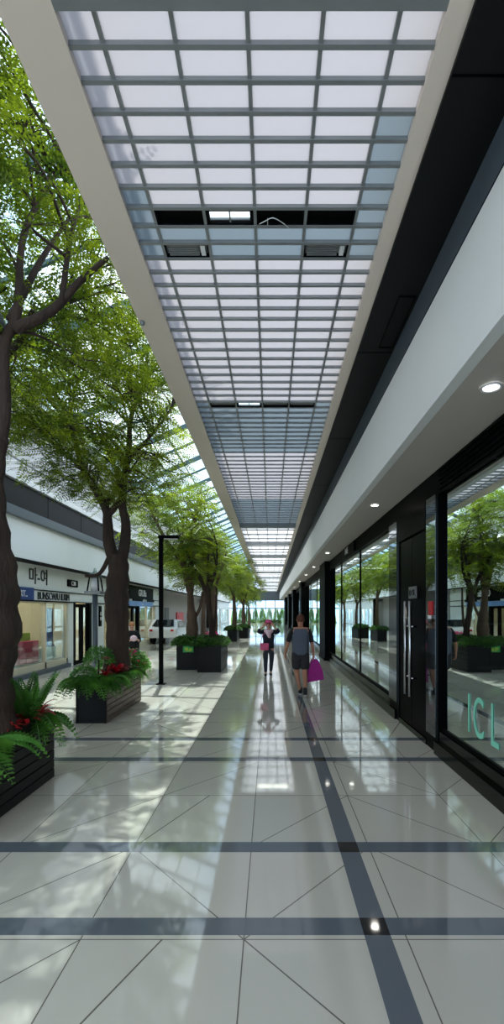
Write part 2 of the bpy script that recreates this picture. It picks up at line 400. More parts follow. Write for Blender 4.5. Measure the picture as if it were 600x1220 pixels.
blank(i_black, 3, 'black blank panel in the skylight behind the bent white wire', M['blackmat'])
blank(i_black, 4, 'black blank panel in the skylight nearest the right-hand beam', M['blackmat'])
blank(i_vent, 1, 'grey slatted vent in the skylight on the tree side', M['bar'], 'slats')
blank(i_vent, 4, 'grey slatted vent in the skylight on the shop side', M['bar'], 'slats')
for c, s in ((1, 'left of the far small bright hatch'), (3, 'just right of the far small bright hatch'), (4, 'at the right end of the far dark row')):
    blank(i_far, c, 'dark grey blank panel of the skylight, ' + s, M['bar'])
for i, lab in ((i_black, 'open bright hatch with white cross bars in the near skylight'), (i_far, 'small open bright hatch further along the skylight')):
    x0, x1, ya, yb = cell(i, 2); t = empty('roof_hatch', ((x0 + x1) / 2, (ya + yb) / 2, ZS), label=lab, cat='roof hatch')
    w, d = (x1 - x0) / 2, (yb - ya) / 2
    f = MB(); f.box(-w, -w + .03, -d, d, 0, .03).box(w - .03, w, -d, d, 0, .03).box(-w, w, -d, -d + .02, 0, .03).box(-w, w, d - .02, d, 0, .03); f.build('frame', M['blackmat'], t)
    f = MB(); f.box(-.006, .006, -d, d, .005, .02).box(-w + .03, w - .03, d - .05, d - .042, .005, .02); f.build('glazing_bar', M['bar'], t)
    MB().box(-w + .03, w - .03, -d + .02, d - .02, .02, .024).build('pane', M['roofglass'], t)
x0, x1, ya, yb = cell(i_black, 3)
tag(MB().tube(smooth_path([(x0 + .02, yb - .02, ZS - .01), (x0 + .07, (ya + yb) / 2, ZS - .03), (x0 + .13, ya + .02, ZS - .05), (x0 + .2, ya + .07, ZS - .04), (x0 + .27, yb + .01, ZS - .02)], 3), .0035, 6)
    .tube([(x0 + .09, yb - .01, ZS - .01), (x0 + .09, ya + .05, ZS - .03)], .003, 6).build('wire', M['plastic']), 'bent white wire hanging from the black skylight panel', 'wire')
# long beams
struct('trim_1', MB().box(-1.44, SX0, Y0, Y1, ZS - .03, ZS + .5), M['beige'], label='wide beige beam on the tree side')
struct('trim_2', MB().box(SX1, 1.06, Y0, Y1, ZS - .03, ZS + .3), M['beige'], label='narrow beige beam on the shop side')
# dark ceiling strip
CZ = EYE + 3.14
struct('ceiling', MB().box(1.06, 1.50, Y0, Y1, CZ, CZ + .12), M['charcoal'], label='charcoal ceiling strip')
g = MB()
for y in (2.7, 5.6, 8.4, 11.5, 15, 19, 24): g.box(1.065, 1.478, y, y + .012, CZ - .004, CZ)
struct('trim_3', g, M['black'], label='joints of the charcoal ceiling')
h = MB(); h.box(1.28, 1.29, 4.6, 5.5, CZ - .012, CZ).box(1.44, 1.45, 4.6, 5.5, CZ - .012, CZ).box(1.28, 1.45, 4.6, 4.61, CZ - .012, CZ).box(1.28, 1.45, 5.49, 5.5, CZ - .012, CZ)
tag(h.build('access_hatch', M['blackmat']), 'thin black frame of an access hatch in the charcoal ceiling', 'hatch')
# fascia + soffit on the right
struct('trim_4', MB().box(1.48, 1.56, Y0, Y1, EYE + 2.80, CZ), M['greyband'], label='blue grey band above the white fascia')
struct('trim_5', MB().box(1.472, 1.485, Y0, Y1, EYE + 2.79, EYE + 2.83), M['blackmat'], label='thin black strip under the grey band')  # black strip where the white fascia meets the grey band
struct('wall_right', MB().box(1.46, 1.56, Y0, Y1, EYE + 1.86, EYE + 2.79), M['white'], label='white fascia above the shops')
struct('ceiling', MB().box(1.56, 6.9, Y0, Y1, EYE + 1.865, EYE + 1.99), M['soffit'], label='pale soffit over the shop fronts')
struct('ceiling', MB().box(1.0, 9.2, Y0, Y1, CZ + .13, CZ + .3), M['charcoal'], label='roof slab behind the fascia')
struct('wall_right', MB().box(6.8, 7.0, Y0, Y1, 0, CZ), M['shopdark'], label='back wall of the right-hand shops')

# right shop front -------------------------------------------------
sf = empty('window_3', (0, 0, 0), kind='structure', label='near reflective shop window on the right', cat='shop window')
sf2 = empty('window_4', (0, 0, 0), kind='structure', label='second reflective shop window past the black door', cat='shop window')
sf3 = empty('window_5', (0, 0, 0), kind='structure', label='far reflective shop windows between the black pillars', cat='shop window')
ZT = 3.37
for o, ya, yb, mull in ((sf, Y0, 6.0, [2.2, -1.5]), (sf2, 8.4, 17.2, [11.4, 14.4]), (sf3, 19, Y1, [22, 25.5, 29, 36, 42, 48, 56, 64])):
    pts = [ya] + sorted(m_ for m_ in mull if m_ > ya) + [yb]
    g = MB(); fr = MB()
    for a, c in zip(pts, pts[1:]):
        g.box(XG, XG + .012, a + .02, c - .02, .34, ZT)
    for p in pts: 
        if p > ya or ya > 0: fr.box(XG - .02, XG + .05, p - .02, p + .02, .32, ZT)
    fr.box(XG - .015, XG + .05, ya, yb, .30, .345)
    g.build('pane', M['shopglass'], o); fr.build('window_frame', M['blackmat'], o)
pl = MB(); pl.box(2.12, 2.40, Y0, 6.0, 0, .16).box(2.17, 2.40, Y0, 6.0, .16, .30); struct('baseboard_right', pl, M['plinth'], label='black stone plinth under the near window')
pl = MB(); pl.box(2.12, 2.40, 7.9, Y1, 0, .16).box(2.17, 2.40, 7.9, Y1, .16, .30); struct('baseboard_right', pl, M['plinth'], label='black stone plinth under the far windows')
lv = MB(); lv.box(XG - .02, XG + .1, Y0, Y1, ZT, EYE + 1.87)
for k in range(5): lv.box(XG - .05, XG - .02, Y0, 6.0, ZT + .05 + k * .06, ZT + .065 + k * .06)
lv.box(XG - .06, XG - .02, Y0, Y1, ZT - .01, ZT + .02)
struct('trim_6', lv, M['blackmat'], label='black louvred head band above the shop glass')
# black portal with the door
pt = MB(); pt.box(2.16, 2.45, 5.95, 6.4, 0, ZT).box(2.16, 2.45, 7.75, 8.4, 0, ZT).box(2.14, 2.45, 6.4, 7.75, 3.0, ZT)
struct('wall_right', pt, M['black'], label='glossy black portal around the door')
pr = MB(); pr.box(2.14, 2.16, 6.0, 6.36, .2, ZT).box(2.14, 2.16, 7.85, 8.35, .3, ZT)
struct('trim_7', pr, mat('smoked mirror', (120, 128, 130), .03, metal=.9), label='smoked mirror strips beside the black door')
dr = empty('door_1', (0, 0, 0), kind='structure', label='glossy black double door', cat='door')
MB().box(2.17, 2.22, 6.41, 7.07, .08, 2.98).build('door_leaf', M['black'], dr, .004)
MB().box(2.17, 2.22, 7.08, 7.74, .08, 2.98).build('door_leaf', M['black'], dr, .004)
MB().box(2.15, 2.2, 6.4, 7.75, .0, .075).build('threshold', M['plinth'], dr)
for y in (6.86, 7.10):
    h = MB(); h.tube([(2.07, y, .58), (2.07, y, 2.0)], .022, 14); hh = h.build('door_handle', M['steel'], dr)
    q = MB(); q.tube([(2.07, y, .85), (2.17, y, .85)], .012, 8).tube([(2.07, y, 1.62), (2.17, y, 1.62)], .012, 8); q.build('bracket', M['steel'], hh)
ds = empty('door_sign', (2.16, 7.0, 2.13), label='small grey sign plate on the black door above its handles', cat='sign')
MB().box(-.02, .0, -.20, .17, -.09, .09).build('plate', M['signgrey'], ds, .006)
text('D  S', 'lettering', .13, (-.025, 0, 0), '-X', M['ink'], ds)
rs = empty('sticker', (2.125, 6.15, 1.86), label='small red and white sticker beside the black door', cat='sticker')
MB().box(-.004, .012, -.07, .07, -.06, .12).build('plate', M['red'], rs)
text('TAB', 'lettering', .07, (-.01, 0, -.09), '-X', M['paper'], rs)
# black pillars further on
for (ya, yb, xi) in ((17.2, 19.0, 2.02), (29.5, 31.2, 1.95), (40, 42, 1.95), (50, 52.5, 1.95), (62, 65, 1.95)):
    p = MB(); p.box(xi, 2.5, ya, yb, 0, EYE + 1.86).box(xi - .03, 2.5, ya - .03, yb + .03, 0, .12); struct('wall_right', p, M['blackmat'], label='black pillar between shop windows')
ns = empty('shop_sign', (XG - .06, 12.6, 3.53), label='small white lettered sign on the black head band', cat='sign')
MB().box(-.03, .03, -.75, .75, -.13, .13).build('panel', M['blackmat'], ns)
text('NE', 'lettering', .24, (-.04, .3, 0), '-X', M['paper'], ns, sx=1.6)
# downlights
for k, y in enumerate((3.83, 8.1, 14.8, 19.5, 23.8, 29, 36, 44)):
    t = empty('downlight', (1.83, y, EYE + 1.86), cat='downlight', group='round downlights in the soffit',
              label=['large round downlight in the soffit, nearest the camera', 'second round downlight in the soffit, above the black door'][k] if k < 2 else 'small round downlight far along the soffit')
    MB().lathe([(.055, 0), (.085, 0), (.088, -.008), (.083, -.014), (.068, -.014), (.062, -.004)], 28).build('ring', M['lampring'], t)
    MB().lathe([(.001, -.006), (.064, -.006), (.064, .0), (.001, .0)], 28).build('diffuser', M['lamp'], t)
    l = bpy.data.lights.new('lamp', 'SPOT'); l.energy = 14; l.spot_size = 2.0; l.color = (1, .95, .88); l.shadow_soft_size = .06
    lo = bpy.data.objects.new('lamp', l); COL.objects.link(lo); lo.parent = t; lo.location = (0, 0, -.03)

# interior of the near shop (seen through the glass)
struct('floor', MB().box(2.4, 6.8, Y0, Y1, .0, .02), M['shopfloor'], label='shop interior floor')
tb = empty('display_table', (3.3, 4.3, .02), label='display table with sand coloured top inside the near shop', cat='table')
MB().box(-.55, .55, -1.5, 1.1, .88, .96).build('tabletop', M['beigetop'], tb, .02)
MB().box(-.5, .5, -1.4, 1.0, 0, .88).build('cabinet', M['mintpale'], tb, .01)
ch = empty('plastic_chair', (2.95, 5.75, .02), .5, label='white plastic shell chair inside the near shop window', cat='chair')
sh = MB(); prof = [(-.2, .42), (0, .40), (.18, .42), (.24, .55), (.26, .72), (.25, .82)]
vs = []; 
for i, (yy, zz) in enumerate(prof):
    for k in range(7):
        u = (k - 3) / 3; vs.append((u * .22 * (1 - .12 * (i > 3) * abs(u)), yy - abs(u) ** 2 * .05 * (i > 2), zz + abs(u) ** 2 * .06 * (i < 4)))
vs += [(x, y + .004, z - .015) for x, y, z in vs]; nn = 42
fs = [(i * 7 + k, i * 7 + k + 1, (i + 1) * 7 + k + 1, (i + 1) * 7 + k) for i in range(5) for k in range(6)]
fs += [tuple(v + nn for v in f[::-1]) for f in fs]
sh.add(vs, fs, True); sh.build('shell', M['plastic'], ch)
for x, y in ((-.17, -.15), (.17, -.15), (-.17, .15), (.17, .15)): MB().tube([(x, y, .41), (x * 1.25, y * 1.3, 0)], .012, 8).build('leg', M['steel'], ch)
ltr = empty('window_lettering', (XG - .006, 4.55, .72), label='large mint letters on the near shop glass', cat='lettering')
for ch_, yy in (('I', .62), ('C', .38), ('L', .02), ('C', -.34), ('S', -.7)): text(ch_, 'letter', .62, (0, yy, 0), '-X', M['mint'], ltr, .002, .62)
sg = empty('shop_sign', (6.6, 9.0, 2.6), label='black sign with white letters deep inside the near shop', cat='sign')
MB().box(0, .05, -3.0, 3.0, -.6, .6).build('panel', M['black'], sg)
text('BOOQNIMI', 'lettering', .5, (-.02, .2, .1), '-X', M['paper'], sg)
for k, (y, x) in enumerate(((9.5, 4.6), (12.6, 4.4), (2.0, 5.4))):
    rk = empty('display_rack', (x, y, .02), .1 * k, cat='rack', label=['tall dark display rack behind the black door', 'dark display rack inside the second shop window', 'dark display rack at the back of the near shop'][k])
    f = MB(); f.box(-.5, -.46, -.2, .2, 0, 1.7).box(.46, .5, -.2, .2, 0, 1.7).box(-.5, .5, .18, .2, 0, 1.7); f.build('frame', M['shopdark'], rk)
    for z in (.2, .65, 1.1, 1.55): MB().box(-.46, .46, -.2, .18, z, z + .03).build('shelf', M['shelf'], rk)
boards = [((196, 208, 214), 13.6), ((178, 92, 70), 13.2), ((206, 200, 178), 12.8), ((96, 140, 110), 12.4)]
for k, (c, y) in enumerate(boards):
    t = MB(); t.box(2.62, 2.68, y - .17, y + .17, .34, 1.55).box(2.56, 2.78, y - .15, y + .15, .02, .34)
    tag(t.build('display_board', mat('board colour', c, .5, var=.15, scale=3)), ['pale blue', 'rust red', 'cream', 'green'][k] + ' upright display board behind the second shop window', 'display board', 'display boards')
for y in (1.5, 7, 13, 20, 28):
    t = MB(); t.box(3.6, 4.8, y - .1, y + .1, EYE + 1.83, EYE + 1.86)
    tag(t.build('ceiling_light', M['roomlight']), 'strip light on the ceiling inside the right-hand shops', 'light', 'strip lights in the right-hand shops')

# ---------------------------------------------------------------- left shop front
def facade_pieces():
    w = MB()
    piers = [(Y0, -4.6), (-.2, .2), (4.6, 5.2), (10.6, 11.2), (15.4, 15.7), (17.3, 18.6), (19.6, 21.6), (27, 28.7), (50, 51), (62, 62.6), (Y1 - 1, Y1)]
    for a, c in piers: w.box(XL - .25, XL, a, c, 0, 2.14)
    struct('wall_left', w, M['glasswhite'], label='pale pilasters between the left shops')
    struct('wall_left', MB().box(XL - .25, XL, Y0, 28.7, 2.14, 3.2).box(XL - .25, XL, 50, Y1, 2.14, 3.2), M['glasswhite'], label='pale sign band above the left shops')
    struct('wall_left', MB().box(XL - .3, XL + .35, Y0, Y1, 3.2, 4.2), M['white'], label='white fascia of the left building')
    struct('trim_8', MB().box(XL - .3, XL + .50, Y0, Y1, 4.2, 4.42), M['greyband'], label='blue grey ledge on the left fascia')
    struct('trim_9', MB().box(XL + .0, XL + .36, Y0, Y1, 3.17, 3.2), M['blackmat'], label='thin black line under the left fascia')
    t = MB(); t.box(XL, XL + .03, Y0, 28.7, 2.44, 2.47).box(XL, XL + .03, Y0, 28.7, 2.12, 2.16); struct('trim_10', t, M['blackmat'], label='thin black lines along the left sign band')
    struct('wall_left', MB().box(XL - .3, XL + .05, Y0, Y1, 4.42, 5.25), M['charcoal'], label='dark upper wall of the left building')
    g = MB()
    for y in np.arange(Y0, Y1, 2.4): g.box(XL + .05, XL + .056, y, y + .02, 4.42, 5.25)
    struct('trim_11', g, M['black'], label='joints of the dark upper wall')
    struct('trim_12', MB().box(XL - .1, XL + .16, Y0, Y1, 5.25, 5.4), M['white'], label='white gutter above the dark wall')
    # shells of the rooms
    r = MB(); r.box(-10.2, -10, Y0, 28.7, 0, 3.3)
    for y in (Y0, 4.8, 10.8, 15.5, 19.6, 28.5): r.box(-10, XL - .25, y, y + .15, 0, 3.2)
    struct('wall_left', r, M['cream'], label='cream interior walls of the left shops')
    struct('ceiling', MB().box(-10.2, XL - .2, Y0, 28.7, 2.9, 3.1).box(-10.2, XL - .2, 50, Y1, 2.9, 3.1), M['cream'], label='ceiling inside the left shops')
    struct('wall_left', MB().box(-7.9, -7.7, 28.7, 50, 0, 3.3).box(-7.9, XL, 28.65, 28.75, 0, 3.2).box(-7.9, XL, 50, 50.2, 0, 3.2), M['passage'], label='grey recessed passage wall')
    struct('ceiling', MB().box(-7.9, XL + .3, 28.7, 50, 3.18, 3.24), M['passage'], label='ceiling of the recessed passage')
facade_pieces()
def left_window(n, ya, yb, label, mull=(), low=.3, m='shopglass2', fr='cream'):
    o = empty(f'window_{n}', (0, 0, 0), kind='structure', label=label, cat='shop window')
    MB().box(XL - .12, XL - .11, ya + .05, yb - .05, low, 2.1).build('pane', M[m], o)
    f = MB(); f.box(XL - .16, XL - .06, ya, yb, 0, low).box(XL - .16, XL - .06, ya, yb, 2.08, 2.14)
    for p in (ya + .04, yb - .04, *mull): f.box(XL - .16, XL - .06, p - .04, p + .04, 0, 2.14)
    f.build('window_frame', M[fr], o)
left_window(6, 11.2, 15.4, 'cream framed window of the first left shop', (13.9,))
left_window(7, 5.2, 10.6, 'cream framed window of the left shop before the first', (7.9,))
left_window(8, .2, 4.6, 'shop window on the left near the camera', (2.4,), fr='blackmat')
left_window(9, -4.6, -.2, 'shop window on the left behind the camera', (), fr='blackmat')
left_window(10, 18.6, 19.6, 'narrow pale green glass beside the pilaster', (), .1, fr='glasswhite')
left_window(11, 23.6, 27, 'cream window of the second left shop', (25.3,), .3, fr='cream')
left_window(12, 51, 62, 'far left shop window', (53, 55, 57, 59), .1, fr='glasswhite')
left_window(13, 62.6, Y1 - 1, 'furthest left shop window', (65, 68, 71), .1, fr='glasswhite')
for n, ya, yb, lab in ((2, 15.7, 17.3, 'black framed glass door of the first left shop'), (3, 21.6, 23.6, 'black framed glass door of the second left shop')):
    d = empty(f'door_{n}', (0, 0, 0), kind='structure', label=lab, cat='door'); mid = (ya + yb) / 2
    for a, c in ((ya + .18, mid - .04), (mid + .04, yb - .25)):
        f = MB(); f.box(XL - .1, XL - .04, a, a + .1, 0, 2.1).box(XL - .1, XL - .04, c - .1, c, 0, 2.1).box(XL - .1, XL - .04, a, c, 0, .12).box(XL - .1, XL - .04, a, c, 1.98, 2.1); q = f.build('door_leaf', M['blackmat'], d)
        MB().box(XL - .075, XL - .065, a + .1, c - .1, .12, 1.98).build('pane', M['shopglass2'], q)
    f = MB(); f.box(XL - .14, XL + .01, ya, ya + .17, 0, 2.13).box(XL - .14, XL + .01, yb - .24, yb, 0, 2.13); f.build('door_frame', M['blackmat'], d)
struct('baseboard_left', MB().box(XL - .2, XL + .06, 11.2, 15.4, 0, .12).box(XL - .2, XL + .06, 17.3, 21.6, 0, .12), M['greyband'], label='grey step below the left shop windows')
# unseen light panels, added to brighten the left shop rooms
for y, lab in ((2.4, 'in the left shop nearest the camera'), (8, 'in the left shop beside the near tree'), (13.4, 'in the first left shop with pink boxes'), (17.5, 'behind the first black glass door'), (24.5, 'in the second left shop')):
    tag(MB().box(-9.0, -7.7, y - .6, y + .6, 2.87, 2.9).build('ceiling_light', M['roomlight']), 'added flat white ceiling light ' + lab, 'light')
# display in first left shop
for r_ in range(4):
    for c_ in range(5):
        y = 12.3 + c_ * .37; z = .32 + r_ * .16
        tag(MB().box(XL - .75, XL - .38, y, y + .34, z, z + .15).build('gift_box', M['pink'], None, .012), 'pink cardboard box stacked in the left shop window', 'box', 'pink boxes stacked in the left shop window')
tag(MB().box(XL - .8, XL - .3, 11.3, 15.0, .05, .31).build('display_plinth', M['cream'], None, .01), 'low cream display plinth under the pink boxes', 'plinth')
tag(MB().box(XL - .62, XL - .52, 12.9, 13.9, .97, 1.2).build('display_board', M['lime'], None, .01), 'lime green board standing on the pink boxes', 'board')
tag(MB().tube([(XL - .6, 13.0, 1.62), (XL - .55, 13.0, 1.621)], .25, 24).box(XL - .59, XL - .57, 12.98, 13.02, 1.2, 1.45).build('display_disc', M['lime'], None), 'round pale lime sign in the first left shop window', 'sign')
sh = empty('shelf_unit', (XL - 1.5, 14.0, 0), label='sage grey shelf unit in the first left shop', cat='shelf')
MB().box(-.2, .2, -.6, -.56, 0, 1.75).box(-.2, .2, .56, .6, 0, 1.75).box(-.2, -.17, -.6, .6, 0, 1.75).build('frame', M['shelf'], sh)
for z in (.1, .4, .7, 1.0, 1.3, 1.6): MB().box(-.17, .2, -.56, .56, z, z + .03).build('shelf', M['shelf'], sh)
tag(MB().box(XL - .8, XL - .35, 14.2, 15.2, .31, .7).build('counter', M['mintpale'], None, .01), 'pale green counter beside the pink boxes', 'counter')
tag(MB().box(XL - .45, XL - .40, 14.75, 15.1, .75, 1.95).box(XL - .46, XL - .38, 14.7, 15.15, .7, .76).build('poster_stand', M['blue'], None, .01), 'blue grey upright poster behind the window edge', 'poster')
# signs
def lsign(y, z, w, h, body, label, pm, lm, size, name='shop_sign', sx=1.0, round_=0.0, off=.02):
    t = empty(name, (XL + off, y, z), label=label, cat='sign')
    if pm: MB().box(-.03, .03, -w / 2, w / 2, -h / 2, h / 2).build('panel', M[pm], t, round_)
    text(body, 'lettering', size, (.035, 0, 0), '+X', M[lm], t, .01, sx); return t
lsign(13.3, 2.84, 0, 0, '마-여', 'large black characters on the pale sign band', None, 'ink', .52, off=-.02)
lsign(15.6, 2.78, .80, .24, 'C3B', 'small dark rounded badge on the left sign band', 'blackmat', 'paper', .2, round_=.05)
lsign(14.3, 2.30, 0, 0, 'BUNSCW/U ILRIM', 'row of dense black lettering above the first left window', None, 'ink', .31, sx=.86, off=-.02)
lsign(12.35, 2.33, 1.3, .34, 'ART..', 'blue sign with white letters beside the near trunk', 'blue', 'paper', .24)
lsign(24.0, 2.78, 4.4, .62, 'GRUBs', 'black sign with white letters above the second left shop', 'black', 'paper', .48)
lsign(24.4, 2.42, 4.0, .14, 'pa E n rr', 'black strip with small white letters under the black sign', 'black', 'paper', .2, off=.03)
lsign(24.0, 2.22, 4.4, .24, 'nsm', 'blue and white light strip at the second left shop', 'bluegrad', 'paper', .16)
lsign(19.2, 2.45, .5, .3, 'a', 'small orange sign behind the second tree', 'orange', 'paper', .2, off=.05)
lsign(18.1, 1.65, .22, .8, 'E\nH', 'narrow black plaque on the pale pilaster', 'blackmat', 'paper', .2)
tag(MB().box(-7.69, -7.6, 37.6, 40.4, .45, 1.75).box(-7.6, -7.58, 38.1, 38.3, 1.3, 1.5).build('wall_banner', M['red'], None, .02), 'red panel on the recessed passage wall', 'panel')
struct('door_4', MB().box(-7.69, -7.64, 33.5, 34.8, 0, 2.1), M['shopgrey'], label='grey door in the passage wall')

# white car in the passage
car = empty('car', (-6.0, 27.4, 0), 0, label='white car parked at the passage behind the lamp post', cat='car')
prof = [(-1.9, .35), (1.9, .35), (1.95, .75), (1.2, .88), (.65, 1.32), (-.9, 1.36), (-1.6, .95), (-1.95, .85)]
b = MB(); n_ = len(prof)
b.add([(-.78, y, z) for y, z in prof] + [(-.62 if z > 1 else .78 * 1, y, z) if False else (.78 if z < 1 else .62, y, z) for y, z in prof], [tuple(range(n_)), tuple(range(2 * n_ - 1, n_ - 1, -1))] + [(i, n_ + i, n_ + (i + 1) % n_, (i + 1) % n_) for i in range(n_)])
b.build('body', M['carwhite'], car, .06)
MB().add([(-.6, -1.60, .98), (.6, -1.60, .98), (.5, -1.0, 1.33), (-.5, -1.0, 1.33)], [(0, 1, 2, 3)]).build('rear_window', M['carglass'], car).location = (0, -.03, .03)
MB().add([(.79, -1.3, .95), (.79, .9, .95), (.70, .55, 1.26), (.70, -.85, 1.28)], [(0, 1, 2, 3)]).build('side_window', M['carglass'], car).location = (.02, 0, 0)
for y in (-1.25, 1.25):
    for x in (-.72, .6): MB().tube([(x, y, .31), (x + .18, y, .31)], .31, 20).build('wheel', M['tyre'], car)
for x in (-.66, .5): MB().box(x, x + .16, -1.98, -1.93, .72, .84).build('tail_light', M['red'], car, .01)

# ---------------------------------------------------------------- courtyard glass roof
RA = (-5.5, EYE + 4.9); RB = (-1.3, EYE + 6.7)
roof = empty('window_14', (0, 0, 0), kind='structure', label='sloping glass roof over the trees', cat='glass roof')
MB().prism_y([(RA[0], RA[1]), (RB[0], RB[1]), (RB[0], RB[1] + .02), (RA[0], RA[1] + .02)], Y0 - 1, Y1).build('pane', M['roofglass'], roof)
dz = (RB[1] - RA[1]) / (RB[0] - RA[0])
k = 0
for y in np.arange(Y0, Y1, 1.5):
    w, hgt = (.05, .16) if k % 2 == 0 else (.03, .08)
    MB().prism_y([(RA[0], RA[1] - hgt), (RB[0], RB[1] - hgt), (RB[0], RB[1] - .005), (RA[0], RA[1] - .005)], y - w, y + w).build('girder', M['green_steel'], roof); k += 1
g = MB()
for x in np.arange(RA[0] + .7, RB[0], .7):
    z = RA[1] + (x - RA[0]) * dz; g.box(x - .015, x + .015, Y0, Y1, z - .05, z - .005)
g.build('purlin', M['green_steel'], roof)
MB().tube([(RA[0], Y0, RA[1] - .1), (RA[0], Y1, RA[1] - .1)], .09, 12).build('edge_beam', M['bar'], roof)
MB().box(RB[0] - .03, RB[0] + .03, Y0, Y1, RB[1] - .1, RB[1] + .05).build('ridge_beam', M['green_steel'], roof)
rf = empty('window_15', (0, 0, 0), kind='structure', label='white louvred flat roof beyond the left building', cat='glass roof')
LZ = RA[1]
MB().box(-10.4, RA[0], Y0, Y1, LZ + .16, LZ + .18).build('pane', M['louvre'], rf)
g = MB()
for y in np.arange(Y0, Y1, .62): g.add([(-10.4, y, LZ - .02), (RA[0], y, LZ - .02), (RA[0], y + .16, LZ + .12), (-10.4, y + .16, LZ + .12), (-10.4, y, LZ), (RA[0], y, LZ), (RA[0], y + .16, LZ + .14), (-10.4, y + .16, LZ + .14)], [(0, 3, 2, 1), (4, 5, 6, 7), (0, 1, 5, 4), (2, 3, 7, 6), (1, 2, 6, 5), (3, 0, 4, 7)])
g.build('louvre_slats', M['white'], rf)
g = MB()
for x in (-9.4, -8.1, -6.8): g.box(x - .02, x + .02, Y0, Y1, LZ - .08, LZ - .02)
g.build('purlin', M['bar'], rf)
# far end
we = MB(); we.box(-8, 3, Y1, Y1 + .3, 3.55, ZS + .4); struct('wall_back', we, M['greyband'], label='dark bulkhead at the far end')
ew = empty('window_16', (0, 0, 0), kind='structure', label='tall glass wall at the far end', cat='glass wall')
MB().box(-7, 2.4, Y1 + .1, Y1 + .12, 0, 3.55).build('pane', M['roofglass'], ew)
f = MB(); f.box(-7, 2.4, Y1, Y1 + .2, 2.2, 2.35)
for x in np.arange(-7, 2.5, 1.55): f.box(x - .05, x + .05, Y1, Y1 + .2, 0, 3.55)
f.build('window_frame', M['blackmat'], ew)

# ================================================================ VEGETATION
def frond_template(n=8, L=.30, lw=.017, ll=.055, droop=.05):
    V = []; Q = []
    for i in range(n):
        t = (i + 1) / n; x = L * t; z = -droop * t * t; s = ll * math.sin(PI * (.18 + .75 * t)) + .006
        for sd in (-1, 1):
            o = len(V)
            V += [(x, 0, z), (x + lw, sd * s * .5, z + .004), (x + s * .35, sd * s, z - .008), (x - lw * .6, sd * s * .5, z + .002)]
            Q.append((o, o + 1, o + 2, o + 3))
    return np.array(V), np.array(Q)
def scatter(template, P, yaw, pitch, roll, sc):
    TV, TQ = template; n = len(P); cy, sy = np.cos(yaw), np.sin(yaw); cp, sp = np.cos(pitch), np.sin(pitch); c_r, s_r = np.cos(roll), np.sin(roll)
    v = TV[None, :, :] * sc[:, None, None]
    x, y, z = v[..., 0], v[..., 1], v[..., 2]
    y, z = y * c_r[:, None] - z * s_r[:, None], y * s_r[:, None] + z * c_r[:, None]
    x, z = x * cp[:, None] - z * sp[:, None], x * sp[:, None] + z * cp[:, None]
    x, y = x * cy[:, None] - y * sy[:, None], x * sy[:, None] + y * cy[:, None]
    V = np.stack([x, y, z], -1) + P[:, None, :]
    Q = TQ[None] + (np.arange(n) * len(TV))[:, None, None]
    return V.reshape(-1, 3), Q.reshape(-1, 4)
def make_tree(root, trunk, rads, limbs, crown, crad, npads, per, seed, leafm, barkm, fscale=1.0, xmax=None, flat=.16, padr=.55, knots=()):
    """trunk: list of local points; limbs: list of polylines; crown: centre; crad: radii; root: Empty"""
    rng = np.random.default_rng(seed)
    tb = MB(); sp_ = smooth_path(trunk, 6); tn = len(sp_)
    rr = np.interp(np.linspace(0, len(rads) - 1, tn), range(len(rads)), rads)
    rr = [r * (1 + .07 * math.sin(i * 1.7 + seed)) for i, r in enumerate(rr)]
    tb.tube(sp_, rr, 14)
    for c, r in knots: tb.ball(c, r, 10, 7)
    nodes = []
    for pts, r0, r1 in limbs:
        q = smooth_path(pts, 6); tb.tube(q, list(np.linspace(r0, r1, len(q))), 8); nodes += [(p, r1 + (r0 - r1) * (1 - i / len(q))) for i, p in enumerate(q) if i > len(q) * .3]
    PC = []; tries = 0
    while len(PC) < npads and tries < 6000:
        tries += 1
        u = rng.normal(size=3); u /= np.linalg.norm(u); rad = rng.uniform(.25, 1) ** .6
        p = np.array(crown) + u * np.array(crad) * rad
        if xmax is not None and root.location.x + p[0] > (xmax - padr * .8 if root.location.z + p[2] < 6.1 else -1.0): continue  # above the beam the crown spreads further, out of view, to block sun
        PC.append(p)
    br = MB(); P = []; yaw = []
    for p in PC:
        pv = Vector(p); 
        best = min(nodes, key=lambda nd: (nd[0] - pv).length + max(0, nd[0].z - pv.z) * 1.5)
        a = best[0]; m1 = a.lerp(pv, .5) + Vector((0, 0, .12 + .1 * rng.random())) + Vector(rng.normal(size=3) * .06)
        br.tube(smooth_path([a, m1, pv], 4), [min(best[1], .03)] + [.016] * 4 + [.01] * 3 + [.006], 5, True, False)
        k = per; ang = rng.uniform(0, 2 * PI, k); rd = padr * np.sqrt(rng.random(k)); 
        q = np.stack([p[0] + rd * np.cos(ang), p[1] + rd * np.sin(ang), p[2] + rng.normal(size=k) * flat * .6 - rd * .18], -1)
        P.append(q); yaw.append(ang + rng.normal(size=k) * .7)
        for j in range(5):
            aa = rng.uniform(0, 2 * PI); e = pv + Vector((math.cos(aa) * padr * .8, math.sin(aa) * padr * .8, -padr * .12))
            br.tube([pv, pv.lerp(e, .5) + Vector((0, 0, .04)), e], [.006, .004, .002], 4, False, False)
    P = np.concatenate(P); yaw = np.concatenate(yaw); n = len(P)
    if xmax is not None:
        keep = (P[:, 0] + root.location.x) < np.where(P[:, 2] + root.location.z > 5.85, -.75, xmax - .28 * fscale); P = P[keep]; yaw = yaw[keep]; n = len(P)  # unseen fronds kept above the beam, added to shade the walkway floor
    V, Q = scatter(frond_template(), P, yaw, rng.normal(size=n) * .35 - .15, rng.normal(size=n) * .5, fscale * rng.uniform(.7, 1.25, n))
    tb.build('trunk', barkm, root); br.build('branches', barkm, root)
    np_mesh('foliage', V, Q, leafm, root)
    return root
T = make_tree
